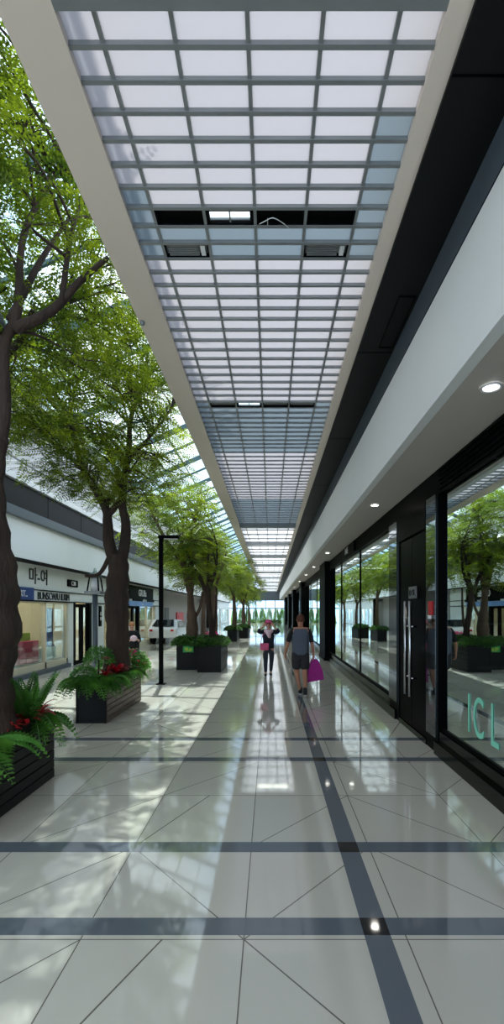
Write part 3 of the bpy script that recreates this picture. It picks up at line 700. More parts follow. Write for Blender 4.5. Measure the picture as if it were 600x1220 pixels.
# near tree in planter one
t1 = empty('tree', (-2.80, 4.40, .62), label='nearest tree with thick brown trunk in the black planter', cat='tree')
T(t1, [(0, 0, 0), (.02, 0, .5), (.08, .0, 1.1), (.12, 0, 1.5), (.10, .0, 2.0), (.14, 0, 2.5), (.22, 0, 2.9)], [.38, .30, .29, .26, .19, .11, .075],
  [([(.15, 0, 2.6), (.26, 0, 3.1), (.26, 0, 3.75), (.38, .02, 4.1), (.35, .2, 5.0), (.5, .6, 6.0)], .075, .02),
   ([(.36, 0, 3.92), (.70, .02, 4.10), (.95, .1, 4.45), (1.18, .2, 4.75)], .055, .02),
   ([(.80, .02, 4.2), (.86, .1, 4.9), (.95, .2, 5.4)], .03, .012),
   ([(.32, .0, 4.0), (.5, .2, 4.7), (.7, .4, 5.3)], .04, .014),
   ([(-.1, 0, 2.3), (-.5, .3, 3.4), (-.9, .6, 4.6), (-1.1, .9, 5.6)], .11, .03),
   ([(-.1, 0, 2.4), (-.3, -.5, 3.6), (-.4, -1.0, 5.0)], .10, .03),
   ([(-.3, .2, 3.0), (-.2, .9, 4.2), (.1, 1.6, 5.2)], .07, .02)],
  (.1, .5, 5.2), (1.9, 2.4, 1.45), 100, 34, 11, M['leaf'], M['bark'], 1.0, -1.46, .2, .50, knots=[((.12, -.02, 1.05), .3)])
# second tree in planter two
t2 = empty('tree', (-2.88, 8.65, .60), label='tall tree with forked dark trunk in the brown slatted planter', cat='tree')
T(t2, [(0, 0, 0), (.02, 0, .8), (.0, 0, 1.4), (.03, 0, 1.9), (.05, 0, 2.3)], [.25, .20, .22, .20, .15],
  [([(.0, 0, 2.1), (-.14, 0, 2.5), (-.17, 0, 2.9), (-.22, 0, 3.2), (-.6, .0, 3.9), (-.8, 0, 4.6), (-1.0, .3, 5.4)], .13, .025),
   ([(.06, 0, 2.1), (.15, 0, 2.5), (.17, 0, 2.9), (.10, 0, 3.35), (.22, 0, 4.2), (.3, 0, 5.0), (.7, .2, 6.0)], .12, .025),
   ([(-.16, 0, 3.05), (.05, 0, 3.3), (.16, 0, 3.5)], .07, .05),
   ([(-.22, 0, 3.2), (.0, .1, 3.7), (-.2, .1, 4.3), (-.4, .2, 4.9)], .06, .02),
   ([(-.6, 0, 3.9), (-1.2, 0, 4.4), (-1.9, 0, 5.0)], .05, .02),
   ([(.22, 0, 4.1), (.7, .0, 4.6), (1.0, .1, 5.1)], .04, .015),
   ([(-.12, 0, 2.3), (-.3, -.05, 1.95), (-.55, -.1, 1.9)], .05, .03)],
  (.05, 0, 4.9), (2.25, 2.3, 1.55), 130, 31, 23, M['leaf'], M['bark'], 1.05, -1.46, .18, .55)
# trees in the pair of black planters
t3 = empty('tree', (-2.62, 15.3, .6), label='tree with pale stubby trunk in the planter with the green sign', cat='tree')
T(t3, [(0, 0, 0), (.03, 0, .8), (-.02, 0, 1.5), (-.05, 0, 2.1)], [.20, .19, .11, .10],
  [([(-.05, 0, 1.9), (-.3, 0, 2.8), (-.9, 0, 3.7), (-1.3, 0, 4.5)], .12, .03), ([(-.05, 0, 1.9), (.1, 0, 2.9), (.0, .2, 4), (.3, .3, 5)], .12, .03),
   ([(.05, 0, .9), (.3, 0, 1.4), (.36, 0, 1.9)], .06, .03), ([(-.2, 0, 2.5), (-.4, .6, 3.6), (-.5, 1.2, 4.4)], .07, .03)],
  (-.35, .2, 4.3), (1.75, 2.1, 1.3), 62, 13, 31, M['leaf2'], M['bark2'], 1.75, -1.46, .16, .6)
t4 = empty('tree', (-1.86, 14.9, .6), label='slim dark trunked tree in the right black planter', cat='tree')
T(t4, [(0, 0, 0), (-.02, 0, .6), (-.12, 0, 1.3), (-.16, 0, 1.9), (-.1, .1, 2.4)], [.12, .10, .09, .08, .07],
  [([(-.12, 0, 1.5), (-.4, 0, 2.3), (-.9, .1, 3.2), (-1.2, .3, 4.0)], .08, .025), ([(-.14, 0, 1.9), (.1, 0, 2.6), (.14, 0, 3.4)], .07, .02),
   ([(-.16, 0, 1.8), (-.2, .4, 2.8), (-.3, 1, 3.6)], .06, .02), ([(0, 0, .4), (.1, 0, 1.2), (.12, 0, 2.0)], .05, .03)],
  (-.2, .5, 3.2), (1.4, 1.7, 1.1), 50, 12, 37, M['leaf'], M['bark'], 1.65, -1.46, .16, .55)
t5 = empty('tree', (-2.6, 21.0, 0), label='lime leaved tree beyond the pair of black planters', cat='tree')
T(t5, [(0, 0, 0), (.05, 0, 1.5), (-.05, 0, 2.8)], [.2, .15, .11],
  [([(-.05, 0, 2.5), (-.8, .2, 3.9), (-1.6, .5, 5.0)], .08, .03), ([(-.05, 0, 2.5), (.3, .2, 3.6), (.6, .2, 4.6)], .08, .03), ([(0, 0, 2.6), (-.2, .8, 4), (0, 1.4, 5.2)], .08, .03)],
  (-.2, .4, 4.6), (1.9, 2.2, 1.5), 70, 14, 41, M['leaf2'], M['bark2'], 2.1, -1.46, .2, .7)
for k, (x, y, rz, sc, lab) in enumerate(((-2.3, 29.2, 0.9, .85, 'lime leaved tree in the small planter far along the courtyard'), (-2.0, 34.5, 2.2, .9, 'distant lime tree past the small planters'),
                       (-3.9, 27.0, 4.0, .95, 'lime tree standing left of the small far planter'), (-2.6, 44.0, 3.3, .95, 'distant courtyard tree near the far end'), (-2.7, 58, 1.4, .85, 'furthest courtyard tree before the glass end wall'))):
    c = copy_tree(t5); c.location = (x, y, .6 if k == 0 else 0); c.rotation_euler[2] = 0 if k == 1 else rz; c.scale = (sc * .8, sc, sc); c['label'] = lab
# planters
def planter(x0, x1, y0, y1, h, label, side='planter', grooves=True):
    t = empty('planter', ((x0 + x1) / 2, (y0 + y1) / 2, 0), label=label, cat='planter'); w, d = (x1 - x0) / 2, (y1 - y0) / 2
    c = MB(); e = .02
    c.box(-w, w, -d, -d + .04, 0, h).box(-w, w, d - .04, d, 0, h).box(-w, -w + .04, -d, d, 0, h).box(-w + .04, w - .04, -d + .04, d - .04, 0, .1)
    c.build('box', M['planter'], t, .005)
    s = MB(); n = 7; gh = h / n
    for i in range(n): s.box(w - .045, w + .012, -d + .01, d - .01, i * gh + .006, (i + 1) * gh - .006)
    s.build('side_slats', M[side], t, .004)
    g = MB()
    if grooves:
        for i in range(3): g.box(-w + .03, w - .03, -d - .012, -d, h - .07 - i * .045, h - .048 - i * .045)
    g.box(-w, w, -d - .014, -d, h - .02, h).box(-w, -w + .03, -d - .012, -d, 0, h).box(w - .03, w, -d - .012, -d, 0, h)
    g.build('front_trim', M['planter'], t, .003)
    MB().box(-w + .04, w - .04, -d + .04, d - .04, .1, h - .06).build('soil', M['soil'], t)
    return t
planter(-3.38, -2.42, 2.5, 5.16, .73, 'large black planter under the nearest tree')
planter(-3.20, -2.70, 7.6, 9.62, .68, 'long brown slatted planter under the forked tree', 'planter_wood')
planter(-2.20, -1.50, 13.9, 16.0, .82, 'right-hand black planter of the pair', grooves=False)
planter(-2.95, -2.26, 14.5, 16.3, .82, 'left-hand black planter of the pair, with the green sign', grooves=False)
planter(-2.62, -2.05, 28.0, 30.0, .7, 'small black planter far along the courtyard', grooves=False)
planter(-2.25, -1.55, 31.5, 34, .7, 'furthest black planter near the skylight beam', grooves=False)
gs = empty('sign', (-2.57, 14.46, .66), label='small green and yellow sign on the left black planter', cat='sign')
MB().box(-.17, .17, -.02, 0, -.1, .1).build('plate', M['greensign'], gs, .006)
f = MB(); f.box(-.11, .0, -.026, -.02, -.03, .05).box(.03, .12, -.026, -.02, -.05, .02).box(-.08, .08, -.026, -.02, -.07, -.05); f.build('pictogram', M['lime'], gs)

def fern_mesh(name, n, L, seed, m, lw=.02, ll=.11, segs=16, up=.9):
    rng = np.random.default_rng(seed); V = []; Q = []
    for k in range(n):
        yaw = 2 * PI * k / n + rng.normal() * .25; l = L * rng.uniform(.7, 1.1); u = up * rng.uniform(.6, 1.2)
        prev = np.zeros(3); d = np.array([math.cos(yaw), math.sin(yaw)]); nrm = np.array([-d[1], d[0]])
        for i in range(1, segs + 1):
            t = i / segs; r = l * (t - .12 * t * t); z = l * (u * t - (u + .35) * t * t)
            if up > 1.5: r = l * (.30 * t + .18 * t * t); z = l * (1.15 * t - .28 * t * t)
            p = np.array([d[0] * r, d[1] * r, z]); s = ll * math.sin(PI * min(1, .12 + .86 * t)) * (l / L) + .008
            o = len(V); w = .003
            V += [tuple(prev + np.array([*(nrm * w), 0])), tuple(p + np.array([*(nrm * w), 0])), tuple(p - np.array([*(nrm * w), 0])), tuple(prev - np.array([*(nrm * w), 0]))]; Q.append((o, o + 1, o + 2, o + 3))
            for sd in (-1, 1):
                o = len(V); a = p; b_ = p + np.array([*(d * s * .25 + nrm * sd * s * .5), .012]); c = p + np.array([*(d * s * .45 + nrm * sd * s), -.25 * s]); e = p + np.array([*(-d * lw * .6 + nrm * sd * s * .5), 0])
                b_[:2] += d * lw * .5
                V += [tuple(a), tuple(b_), tuple(c), tuple(e)]; Q.append((o, o + 1, o + 2, o + 3))
            prev = p
    me_o = np_mesh(name, np.array(V), np.array(Q), m); return me_o
def strap_mesh(name, n, L, seed, m, w0=.03, up=1.0):   # sword-shaped leaves (bromeliads)
    rng = np.random.default_rng(seed); V = []; Q = []
    for k in range(n):
        yaw = 2 * PI * k * .381 + rng.normal() * .2; l = L * rng.uniform(.6, 1.1); u = up * rng.uniform(.4, 1.3); d = np.array([math.cos(yaw), math.sin(yaw)]); nr = np.array([-d[1], d[0]]); base = len(V); sg = 7
        for i in range(sg + 1):
            t = i / sg; r = l * t * .8; z = l * (u * t - (u * .7 + .1) * t * t); w = w0 * (1 - t ** 2.2) + .001
            for sd in (-1, 1): V.append((d[0] * r + nr[0] * sd * w, d[1] * r + nr[1] * sd * w, z + .01 * abs(sd)))
        for i in range(sg): a = base + i * 2; Q.append((a, a + 1, a + 3, a + 2))
    return np_mesh(name, np.array(V), np.array(Q), m)
def bush_mesh(name, rad, n, seed, m, ls=.05):
    rng = np.random.default_rng(seed); u = rng.normal(size=(n, 3)); u /= np.linalg.norm(u, axis=1)[:, None]; u[:, 2] = np.abs(u[:, 2]) * 1.0 - .15
    P = u * np.array(rad) * (rng.uniform(.55, 1.05, n) ** .5)[:, None]
    tv = np.array([(0, 0, 0), (.5, -.32, .06), (1.1, 0, -.05), (.5, .32, .06)]) * ls; tq = np.array([(0, 1, 2, 3)])
    V, Q = scatter((tv, tq), P, np.arctan2(u[:, 1], u[:, 0]) + rng.normal(size=n) * .8, rng.uniform(-.6, .8, n), rng.normal(size=n) * .6, rng.uniform(.7, 1.3, n))
    return np_mesh(name, V, Q, m)
fernA = fern_mesh('fern', 22, .42, 3, M['fern'], .018, .075)
fernB = fern_mesh('fern', 16, .5, 5, M['fern'], .024, .12, 16, .6)
fernU = fern_mesh('fern', 20, .5, 6, M['fern'], .016, .06, 22, 2.0)
bromA = strap_mesh('bromeliad', 26, .26, 4, M['brom'], .022, 1.2)
bushA = bush_mesh('shrub', (.42, .42, .32), 1700, 8, M['shrub'], .055)
bushB = bush_mesh('shrub', (.22, .22, .26), 1100, 9, M['fern'], .035)
bushH = bush_mesh('hedge', (.42, .42, .32), 1700, 12, M['hedge'], .055)
flowA = bush_mesh('flower_cluster', (.09, .09, .07), 120, 10, M['pinkflower'], .04)
used = set()
def put(o, x, y, z, label, cat, s=1.0, rz=None, group=None, sz=None):
    if o.name in used: c = o.copy(); COL.objects.link(c)
    else: used.add(o.name); c = o
    c.location = (x, y, z); c.rotation_euler = (0, 0, rz if rz is not None else (x * 7 + y * 3) % 6.28); c.scale = (s, s, sz or s)
    for k in ('label', 'category', 'group'):
        if k in c: del c[k]
    tag(c, label, cat, group); return c
g1 = 'ferns around the trunk of the nearest tree'
put(fernU, -2.50, 4.72, .62, 'tall upright fern right of the nearest trunk', 'fern', 1.28)
put(fernA, -2.56, 4.93, .66, 'spreading fern at the far corner of the near planter', 'fern', 1.34)
put(fernB, -2.55, 4.10, .68, 'broad fern spilling over the near planter edge', 'fern', 1.15)
put(fernB, -2.5, 3.75, .66, 'broad fern at the left picture edge in the near planter', 'fern', 1.02)
put(fernA, -3.1, 4.8, .66, 'small fern left of the nearest trunk', 'fern', 1.02)
put(fernA, -2.72, 5.02, .7, 'fern arching off the end of the near planter', 'fern', 1.15, 1.2)
put(bromA, -2.50, 4.70, .70, 'red bromeliad in front of the tall upright fern', 'bromeliad', 1.02)
put(bromA, -2.52, 4.96, .70, 'red bromeliad at the corner of the near planter', 'bromeliad', 1.28)
put(bromA, -2.50, 4.42, .70, 'low red bromeliad beside the broad fern', 'bromeliad', 0.77)
put(bushB, -2.50, 4.82, .62, 'small leafy shrub between the near red bromeliads', 'shrub', 0.77)
# planter two
put(bushB, -3.14, 7.80, .70, 'light green shrub at the left front corner of the brown planter', 'shrub', 1.09)
put(bushB, -3.02, 8.12, .98, 'round clipped shrub ball rising behind the front ferns', 'shrub', 1.15)
tag(MB().tube([(-3.02, 8.12, .6), (-3.02, 8.12, 1.0)], .015, 8).build('plant_stem', M['bark']), 'thin stem holding up the round clipped shrub ball', 'stem')
put(fernB, -2.98, 7.78, .66, 'wide fern hanging over the front of the brown planter', 'fern', 1.22)
put(fernA, -2.80, 7.85, .66, 'fern at the front right corner of the brown planter', 'fern', 1.28)
put(fernA, -2.78, 8.35, .66, 'fern along the side of the brown planter', 'fern', 1.15)
put(fernB, -2.74, 8.8, .68, 'broad fern beside the forked trunk', 'fern', 1.02)
put(fernA, -3.15, 7.75, .64, 'fern trailing off the left front corner of the brown planter', 'fern', 1.41, 3.0)
put(bushB, -2.76, 9.1, .72, 'bright green shrub behind the forked trunk', 'shrub', 1.73)
put(bushA, -2.85, 9.45, .70, 'dark shrub at the far end of the brown planter', 'shrub', .75)
put(bushB, -3.1, 9.0, .70, 'leafy shrub left of the forked trunk', 'shrub', 1.28)
put(bromA, -2.74, 8.25, .74, 'red bromeliad in the middle of the brown planter', 'bromeliad', 1.28)
put(bromA, -2.70, 9.45, .70, 'red bromeliad at the far corner of the brown planter', 'bromeliad', 1.41)
put(bromA, -2.86, 8.0, .72, 'red bromeliad behind the front ferns', 'bromeliad', 0.90)
put(flowA, -2.74, 9.05, 1.02, 'magenta flowers on the bright green shrub', 'flower', 1.2)
put(flowA, -2.9, 8.15, 1.0, 'small magenta flowers near the round shrub', 'flower', .7)
# pair of planters
for k, (x, y, s) in enumerate(((-2.05, 14.2, .95), (-1.7, 14.25, .85), (-1.75, 14.9, .95), (-2.0, 15.5, 1.0), (-1.72, 15.6, .9))):
    put(bushA, x, y, .80, 'dark green shrub filling the right black planter', 'shrub', s, None, 'shrubs in the right black planter')
for k, (x, y, s) in enumerate(((-2.78, 14.8, .95), (-2.45, 14.75, .9), (-2.75, 15.6, 1.0), (-2.4, 15.9, .9))):
    put(bushA, x, y, .80, 'dark green shrub filling the left black planter', 'shrub', s, None, 'shrubs in the left black planter')
put(flowA, -2.12, 16.0, 1.02, 'magenta flowers behind the right black planter shrubs', 'flower', 1.6)
put(flowA, -1.95, 16.0, 1.06, 'pink flowers right behind the slim trunk', 'flower', 1.3)
for x, y in ((-2.45, 28.4), (-2.2, 29), (-2.4, 29.8)): put(bushA, x, y, .68, 'green shrub in the small far planter', 'shrub', 1.0, None, 'shrubs in the small far planter')
for x, y in ((-2.0, 31.9), (-1.8, 32.6), (-2.0, 33.4)): put(bushA, x, y, .68, 'green shrub in the furthest planter', 'shrub', 1.0, None, 'shrubs in the furthest planter')
for k, x in enumerate((-6.2, -5, -3.8, -2.6, -1.4, -.2, 1.0, 2.0)):
    hb = put(bushH, x, Y1 + 4 + (k % 2) * .7, 0, 'pale green hedge plant outside the far glass wall', 'hedge', 1.35, None, 'hedge outside the far glass wall', 8.0)
for k, x in enumerate((-5.2, -3.0, -.9, .9)):
    put(bushA, x, Y1 - 2 - k % 2, 0, 'low green shrub inside the far glass wall', 'shrub', 1.9, None, 'shrubs inside the far glass wall')

# ================================================================ STREET FURNITURE
lp = empty('lamp_post', (-2.77, 11.7, 0), label='slim black lamp post with a flat arm beside the planters', cat='lamp post')
MB().box(-.05, .05, -.05, .05, 0, 3.72).build('post', M['blackmat'], lp, .006)
MB().box(-.11, .11, -.11, .11, 0, .015).build('base_plate', M['blackmat'], lp, .004)
MB().box(-.06, .46, -.09, .09, 3.68, 3.76).build('lamp_head', M['blackmat'], lp, .01)
MB().box(.08, .42, -.06, .06, 3.672, 3.68).build('diffuser', M['plastic'], lp)
ln = empty('lantern_post', (-3.72, 9.8, 0), label='grey garden lantern post behind the brown planter', cat='lantern')
MB().tube([(0, 0, 0), (0, 0, 2.2)], .055, 14).build('post', M['greyband'], ln)
MB().box(-.17, .17, -.17, .17, 2.2, 2.27).build('lantern_base', M['bar'], ln, .01)
b = MB(); 
for x, y in ((-.12, -.12), (.12, -.12), (.12, .12), (-.12, .12)): b.tube([(x, y, 2.27), (x * .7, y * .7, 2.58)], .016, 6)
b.build('cage', M['blackmat'], ln); MB().lathe([(.07, 2.27), (.09, 2.4), (.06, 2.55)], 14).build('globe', M['plastic'], ln)
MB().lathe([(.15, 2.56), (.12, 2.63), (.04, 2.68), (.02, 2.76)], 14).build('cap', M['green_steel'], ln)
fl = empty('floodlight', (-2.62, 4.3, 4.62), label='blue grey floodlight up in the nearest tree', cat='floodlight')
MB().prism_y([(-.16, -.05), (.10, -.10), (.10, -.06), (.06, .06), (-.10, .10)], -.12, .12).build('housing', M['greyband'], fl, .01)
MB().prism_y([(-.15, -.10), (.08, -.15), (.10, -.10), (-.15, -.05)], -.11, .11).build('lens_shade', M['blackmat'], fl)
MB().tube([(-.05, 0, .08), (.0, .05, .2), (.12, .08, .3)], .015, 8).build('bracket', M['blackmat'], fl)
cm = empty('sensor', (-1.40, 5.05, ZS - .03), label='tiny sensor under the beige beam on the tree side', cat='sensor')
MB().lathe([(.02, 0), (.03, -.01), (.02, -.04), (.005, -.05)], 12).build('housing', M['bar'], cm)
tag(MB().box(-3.2, -2.9, 12.2, 12.4, 0, .005).build('floor_plate', M['bar']), 'small grey access plate in the floor by the lamp post', 'plate')

# ================================================================ PEOPLE
def skin_mesh(name, verts, edges, rad, m, parent, sub=2, root=0):
    if name in ('vest', 'jacket', 'shorts', 'trousers'): rad = [tuple(v * 1.24 for v in q) if hasattr(q, '__len__') else q * 1.12 for q in rad]
    me = bpy.data.meshes.new(name); me.from_pydata([Vector(v) for v in verts], edges, []); o = bpy.data.objects.new(name, me); COL.objects.link(o)
    o.modifiers.new('skin', 'SKIN'); lay = me.skin_vertices[0] if me.skin_vertices else None
    if lay is None:
        import bmesh
        bm = bmesh.new(); bm.from_mesh(me); bm.verts.layers.skin.verify(); bm.to_mesh(me); bm.free(); lay = me.skin_vertices[0]
    for i, r in enumerate(rad):
        lay.data[i].radius = r if hasattr(r, '__len__') else (r, r); lay.data[i].use_root = (i == root)
    sb = o.modifiers.new('sub', 'SUBSURF'); sb.levels = sub; sb.render_levels = sub
    dg = bpy.context.evaluated_depsgraph_get(); dg.update()
    new = bpy.data.meshes.new_from_object(o.evaluated_get(dg)); bpy.data.objects.remove(o)
    new.materials.clear(); new.materials.append(m); new.polygons.foreach_set('use_smooth', [True] * len(new.polygons))
    r = bpy.data.objects.new(name, new); COL.objects.link(r); r.parent = parent; return r
class Graph:
    def __init__(s): s.v = []; s.e = []; s.r = []
    def chain(s, pts, start=None):      # pts: (x,y,z,r or (rx,ry))
        last = start; ids = []
        for p in pts:
            s.v.append(p[:3]); s.r.append(p[3]); i = len(s.v) - 1
            if last is not None: s.e.append((last, i))
            last = i; ids.append(i)
        return ids
def hand(g, wrist_id, wrist, direction, palm_n, curl=.5, s=1.0, side=1):
    """five fingers of unequal length on a short palm"""
    w = Vector(wrist); d = Vector(direction).normalized(); nrm = Vector(palm_n).normalized(); lat = d.cross(nrm).normalized() * side
    pm = w + d * .05 * s; pid = g.chain([(*pm, .030 * s)], wrist_id)[0]
    kn = w + d * .088 * s
    for k, (off, ln) in enumerate(((.030, .068), (.010, .078), (-.010, .072), (-.029, .056))):
        a = kn + lat * off * s; q1 = a + (d * (1 - curl * .4) + nrm * curl).normalized() * ln * .5 * s; q2 = q1 + (d * (1 - curl) + nrm * curl * 1.3).normalized() * ln * .5 * s
        g.chain([(*a, .011 * s), (*q1, .0095 * s), (*q2, .008 * s)], pid)
    a = w + d * .03 * s + lat * .036 * s; q = a + (lat * .6 + d * .8 + nrm * .3).normalized() * .036 * s; q2 = q + (d + nrm * .5).normalized() * .026 * s
    g.chain([(*a, .013 * s), (*q, .011 * s), (*q2, .009 * s)], pid)
def head_parts(root, c, face, skinm, hairm, s=1.0, bald=False, longhair=False):
    """hair, eyes, nose, ears, mouth; face=+1 looks towards -Y (the camera), -1 looks away"""
    x, y, z = c; f = -face
    n = MB()
    for sx in (-1, 1): n.ball((x + sx * .076 * s, y, z - .005 * s), (.012 * s, .022 * s, .032 * s), 8, 6)
    n.ball((x, y + f * .098 * s, z - .02 * s), (.014 * s, .018 * s, .024 * s), 8, 6); n.build('ears_and_nose', skinm, root)
    e = MB()
    for sx in (-1, 1): e.ball((x + sx * .032 * s, y + f * .083 * s, z + .008 * s), (.013 * s, .010 * s, .008 * s), 8, 6)
    e.build('eyes', M['eye'], root)
    MB().ball((x, y + f * .084 * s, z - .058 * s), (.026 * s, .010 * s, .008 * s), 8, 6).build('mouth', M['lips'], root)
    h = MB(); h.ball((x, y - f * .014 * s, z + .030 * s), (.086 * s, .098 * s, .100 * s), 18, 12)
    if longhair: h.ball((x, y - f * .05 * s, z - .06 * s), (.078 * s, .06 * s, .14 * s), 14, 10)
    h.build('hair', hairm, root)

# --- man in grey vest, seen from behind, walking away (+Y)
man = empty('person', (.66, 10.15, 0), label='man in grey vest and dark shorts walking away with a magenta bag', cat='person')
g = Graph(); H = 1.76
pel = g.chain([(0, 0, .96, (.150, .115))])[0]
sp1 = g.chain([(0, -.01, 1.12, (.145, .105)), (0, -.01, 1.28, (.165, .115)), (0, .0, 1.41, (.16, .10)), (0, .02, 1.49, (.062, .062)), (0, .035, 1.56, (.060, .062)), (0, .045, 1.63, (.080, .096)), (0, .045, 1.70, (.062, .078))], pel)
chest = sp1[2]
LA = [(-.17, 0, 1.43, .062), (-.235, -.01, 1.30, .052), (-.275, -.02, 1.15, .042), (-.315, .05, .99, .036), (-.33, .10, .90, .026)]
RA_ = [(.17, 0, 1.43, .062), (.225, 0, 1.30, .052), (.25, .0, 1.14, .042), (.275, .01, .99, .036), (.285, .02, .88, .026)]
la = g.chain(LA, chest); ra = g.chain(RA_, chest)
hand(g, la[-1], LA[-1][:3], (-.1, .25, -1), (1, .1, 0), .6, 1.0, 1); hand(g, ra[-1], RA_[-1][:3], (0, .1, -1), (-1, 0, 0), .9, 1.0, -1)
LL = [(-.085, 0, .88, .095), (-.085, .03, .68, .082), (-.075, .06, .50, .060), (-.06, .02, .36, .058), (-.03, -.02, .20, .042), (.0, .0, .09, .035), (-.01, .10, .04, .034), (-.01, .18, .03, .026)]
RL = [(.085, 0, .88, .095), (.09, -.04, .68, .082), (.09, -.06, .50, .060), (.09, -.16, .36, .058), (.085, -.24, .22, .042), (.08, -.28, .12, .035), (.09, -.19, .05, .034), (.09, -.11, .03, .026)]
g.chain(LL, pel); g.chain(RL, pel)
skin_mesh('body', g.v, g.e, g.r, M['skin'], man)
head_parts(man, (0, .045, 1.655), -1, M['skin'], M['hair'])
g = Graph(); p = g.chain([(0, 0, .86, (.165, .135)), (0, -.005, .96, (.165, .13)), (0, -.01, 1.10, (.165, .125)), (0, -.01, 1.28, (.175, .13)), (0, 0, 1.40, (.165, .105)), (0, .015, 1.49, (.09, .08))]); g.chain([(-.16, 0, 1.41, .075)], p[4]); g.chain([(.16, 0, 1.41, .075)], p[4]); skin_mesh('vest', g.v, g.e, g.r, M['vest'], man)
for nm, A in (('sleeve', LA), ('sleeve', RA_)):
    g = Graph(); g.chain([(A[0][0] * .8, A[0][1], A[0][2] - .005, .075), (*A[0][:3], .078), (*A[1][:3], .064), (*A[2][:3], .052)]); skin_mesh(nm, g.v, g.e, g.r, M['blackcloth'], man)
g = Graph(); p = g.chain([(0, 0, .95, (.155, .125)), (0, 0, 1.06, (.145, .115))]); 
for A in (LL, RL): g.chain([(A[0][0], A[0][1], .84, .115), (*A[1][:3], .108), (A[1][0] * .5 + A[2][0] * .5, A[1][1] * .5 + A[2][1] * .5, .55, .100)], p[0])
skin_mesh('shorts', g.v, g.e, g.r, M['shorts'], man)
for A in (LL, RL):
    a, t_, c = A[5], A[6], A[7]
    g = Graph(); g.chain([(a[0], a[1], a[2] + .10, .046), (a[0], a[1] - .0, a[2] - .01, .050), (t_[0], t_[1], t_[2] + .01, .048), (c[0], c[1] + .04, c[2] + .01, .036)]); skin_mesh('shoe', g.v, g.e, g.r, M['shoe'], man)
    g = Graph(); g.chain([(a[0], a[1] - .03, max(.018, a[2] - .075), (.040, .018)), (t_[0], t_[1], .018, (.044, .018)), (c[0], c[1] + .05, .018, (.036, .016))]); skin_mesh('shoe_sole', g.v, g.e, g.r, M['sole'], man)
bag = empty('bag', (.98, 10.2, .28), .15, label='magenta shopping bag held in the right hand of the man', cat='bag')
prof = [(-.17, 0), (.20, .06), (.17, .24), (.08, .48), (-.02, .52), (-.10, .46), (-.16, .25)]
b = MB(); n_ = len(prof); b.add([(x, -.05 * (1 if z < .4 else .4), z) for x, z in prof] + [(x, .05 * (1 if z < .4 else .4), z) for x, z in prof], [tuple(range(n_)), tuple(range(2 * n_ - 1, n_ - 1, -1))] + [(i, n_ + i, n_ + (i + 1) % n_, (i + 1) % n_) for i in range(n_)])
o = b.build('sack', M['magenta'], bag); mm = o.modifiers.new('s', 'SUBSURF'); mm.levels = mm.render_levels = 2; mm.subdivision_type = 'SIMPLE'
bv = o.modifiers.new('b', 'BEVEL'); bv.width = .02; bv.segments = 3
MB().tube(smooth_path([(-.08, 0, .48), (-.03, 0, .58), (.03, 0, .5)], 5), .008, 6).build('strap', M['magenta'], bag)

# --- woman with raised arms, facing the camera
wom = empty('person', (-.055, 13.1, 0), label='woman in dark clothes and pink hat walking with both hands raised', cat='person')
k = .95
g = Graph(); pel = g.chain([(0, 0, .90 * k, (.135, .10))])[0]
sp = g.chain([(0, 0, 1.04 * k, (.11, .085)), (0, 0, 1.20 * k, (.13, .10)), (0, 0, 1.33 * k, (.125, .085)), (0, 0, 1.41 * k, (.05, .05)), (0, -.01, 1.47 * k, (.048, .05)), (0, -.02, 1.54 * k, (.070, .086)), (0, -.02, 1.60 * k, (.054, .066))], pel)
AL = [(-.145, 0, 1.34 * k, .048), (-.22, -.05, 1.30 * k, .042), (-.30, -.08, 1.33 * k, .036), (-.22, -.10, 1.42 * k, .030), (-.14, -.10, 1.49 * k, .022)]
AR = [(-x, y, z, r) for x, y, z, r in AL]
a1 = g.chain(AL, sp[2]); a2 = g.chain(AR, sp[2]); hand(g, a1[-1], AL[-1][:3], (.5, -.05, .75), (0, 1, 0), .5, .85, 1); hand(g, a2[-1], AR[-1][:3], (-.5, -.05, .75), (0, 1, 0), .5, .85, -1)
WL = [(-.08, 0, .82 * k, .085), (-.085, 0, .62 * k, .07), (-.08, -.01, .46 * k, .052), (-.085, .0, .32 * k, .048), (-.08, .01, .10 * k, .034), (-.085, -.09, .035, .03), (-.09, -.15, .03, .024)]
WR = [(.08, 0, .82 * k, .085), (.09, .03, .62 * k, .07), (.085, .06, .46 * k, .052), (.075, .09, .32 * k, .048), (.065, .12, .12 * k, .034), (.07, .02, .04, .03), (.075, -.04, .03, .024)]
g.chain(WL, pel); g.chain(WR, pel); skin_mesh('body', g.v, g.e, g.r, M['skin_pale'], wom)
head_parts(wom, (0, -.02, 1.56 * k), 1, M['skin_pale'], M['hair_red'], .88, longhair=True)
g = Graph(); p = g.chain([(0, 0, .80 * k, (.150, .12)), (0, 0, .92 * k, (.145, .115)), (0, 0, 1.04 * k, (.13, .105)), (0, 0, 1.20 * k, (.155, .12)), (0, 0, 1.33 * k, (.13, .09)), (0, 0, 1.39 * k, (.075, .07))])
g.chain([(x, y, z, r + .016) for x, y, z, r in AL[:4]], p[4]); g.chain([(x, y, z, r + .016) for x, y, z, r in AR[:4]], p[4]); skin_mesh('jacket', g.v, g.e, g.r, M['navy'], wom)
g = Graph(); p = g.chain([(0, 0, .86 * k, (.15, .115)), (0, 0, .91 * k, (.15, .115))])
for A in (WL, WR): g.chain([(A[0][0], A[0][1], .78 * k, .098), *[(x, y, z, r + .014) for x, y, z, r in A[1:5]]], p[0])
skin_mesh('jeans', g.v, g.e, g.r, M['denim'], wom)
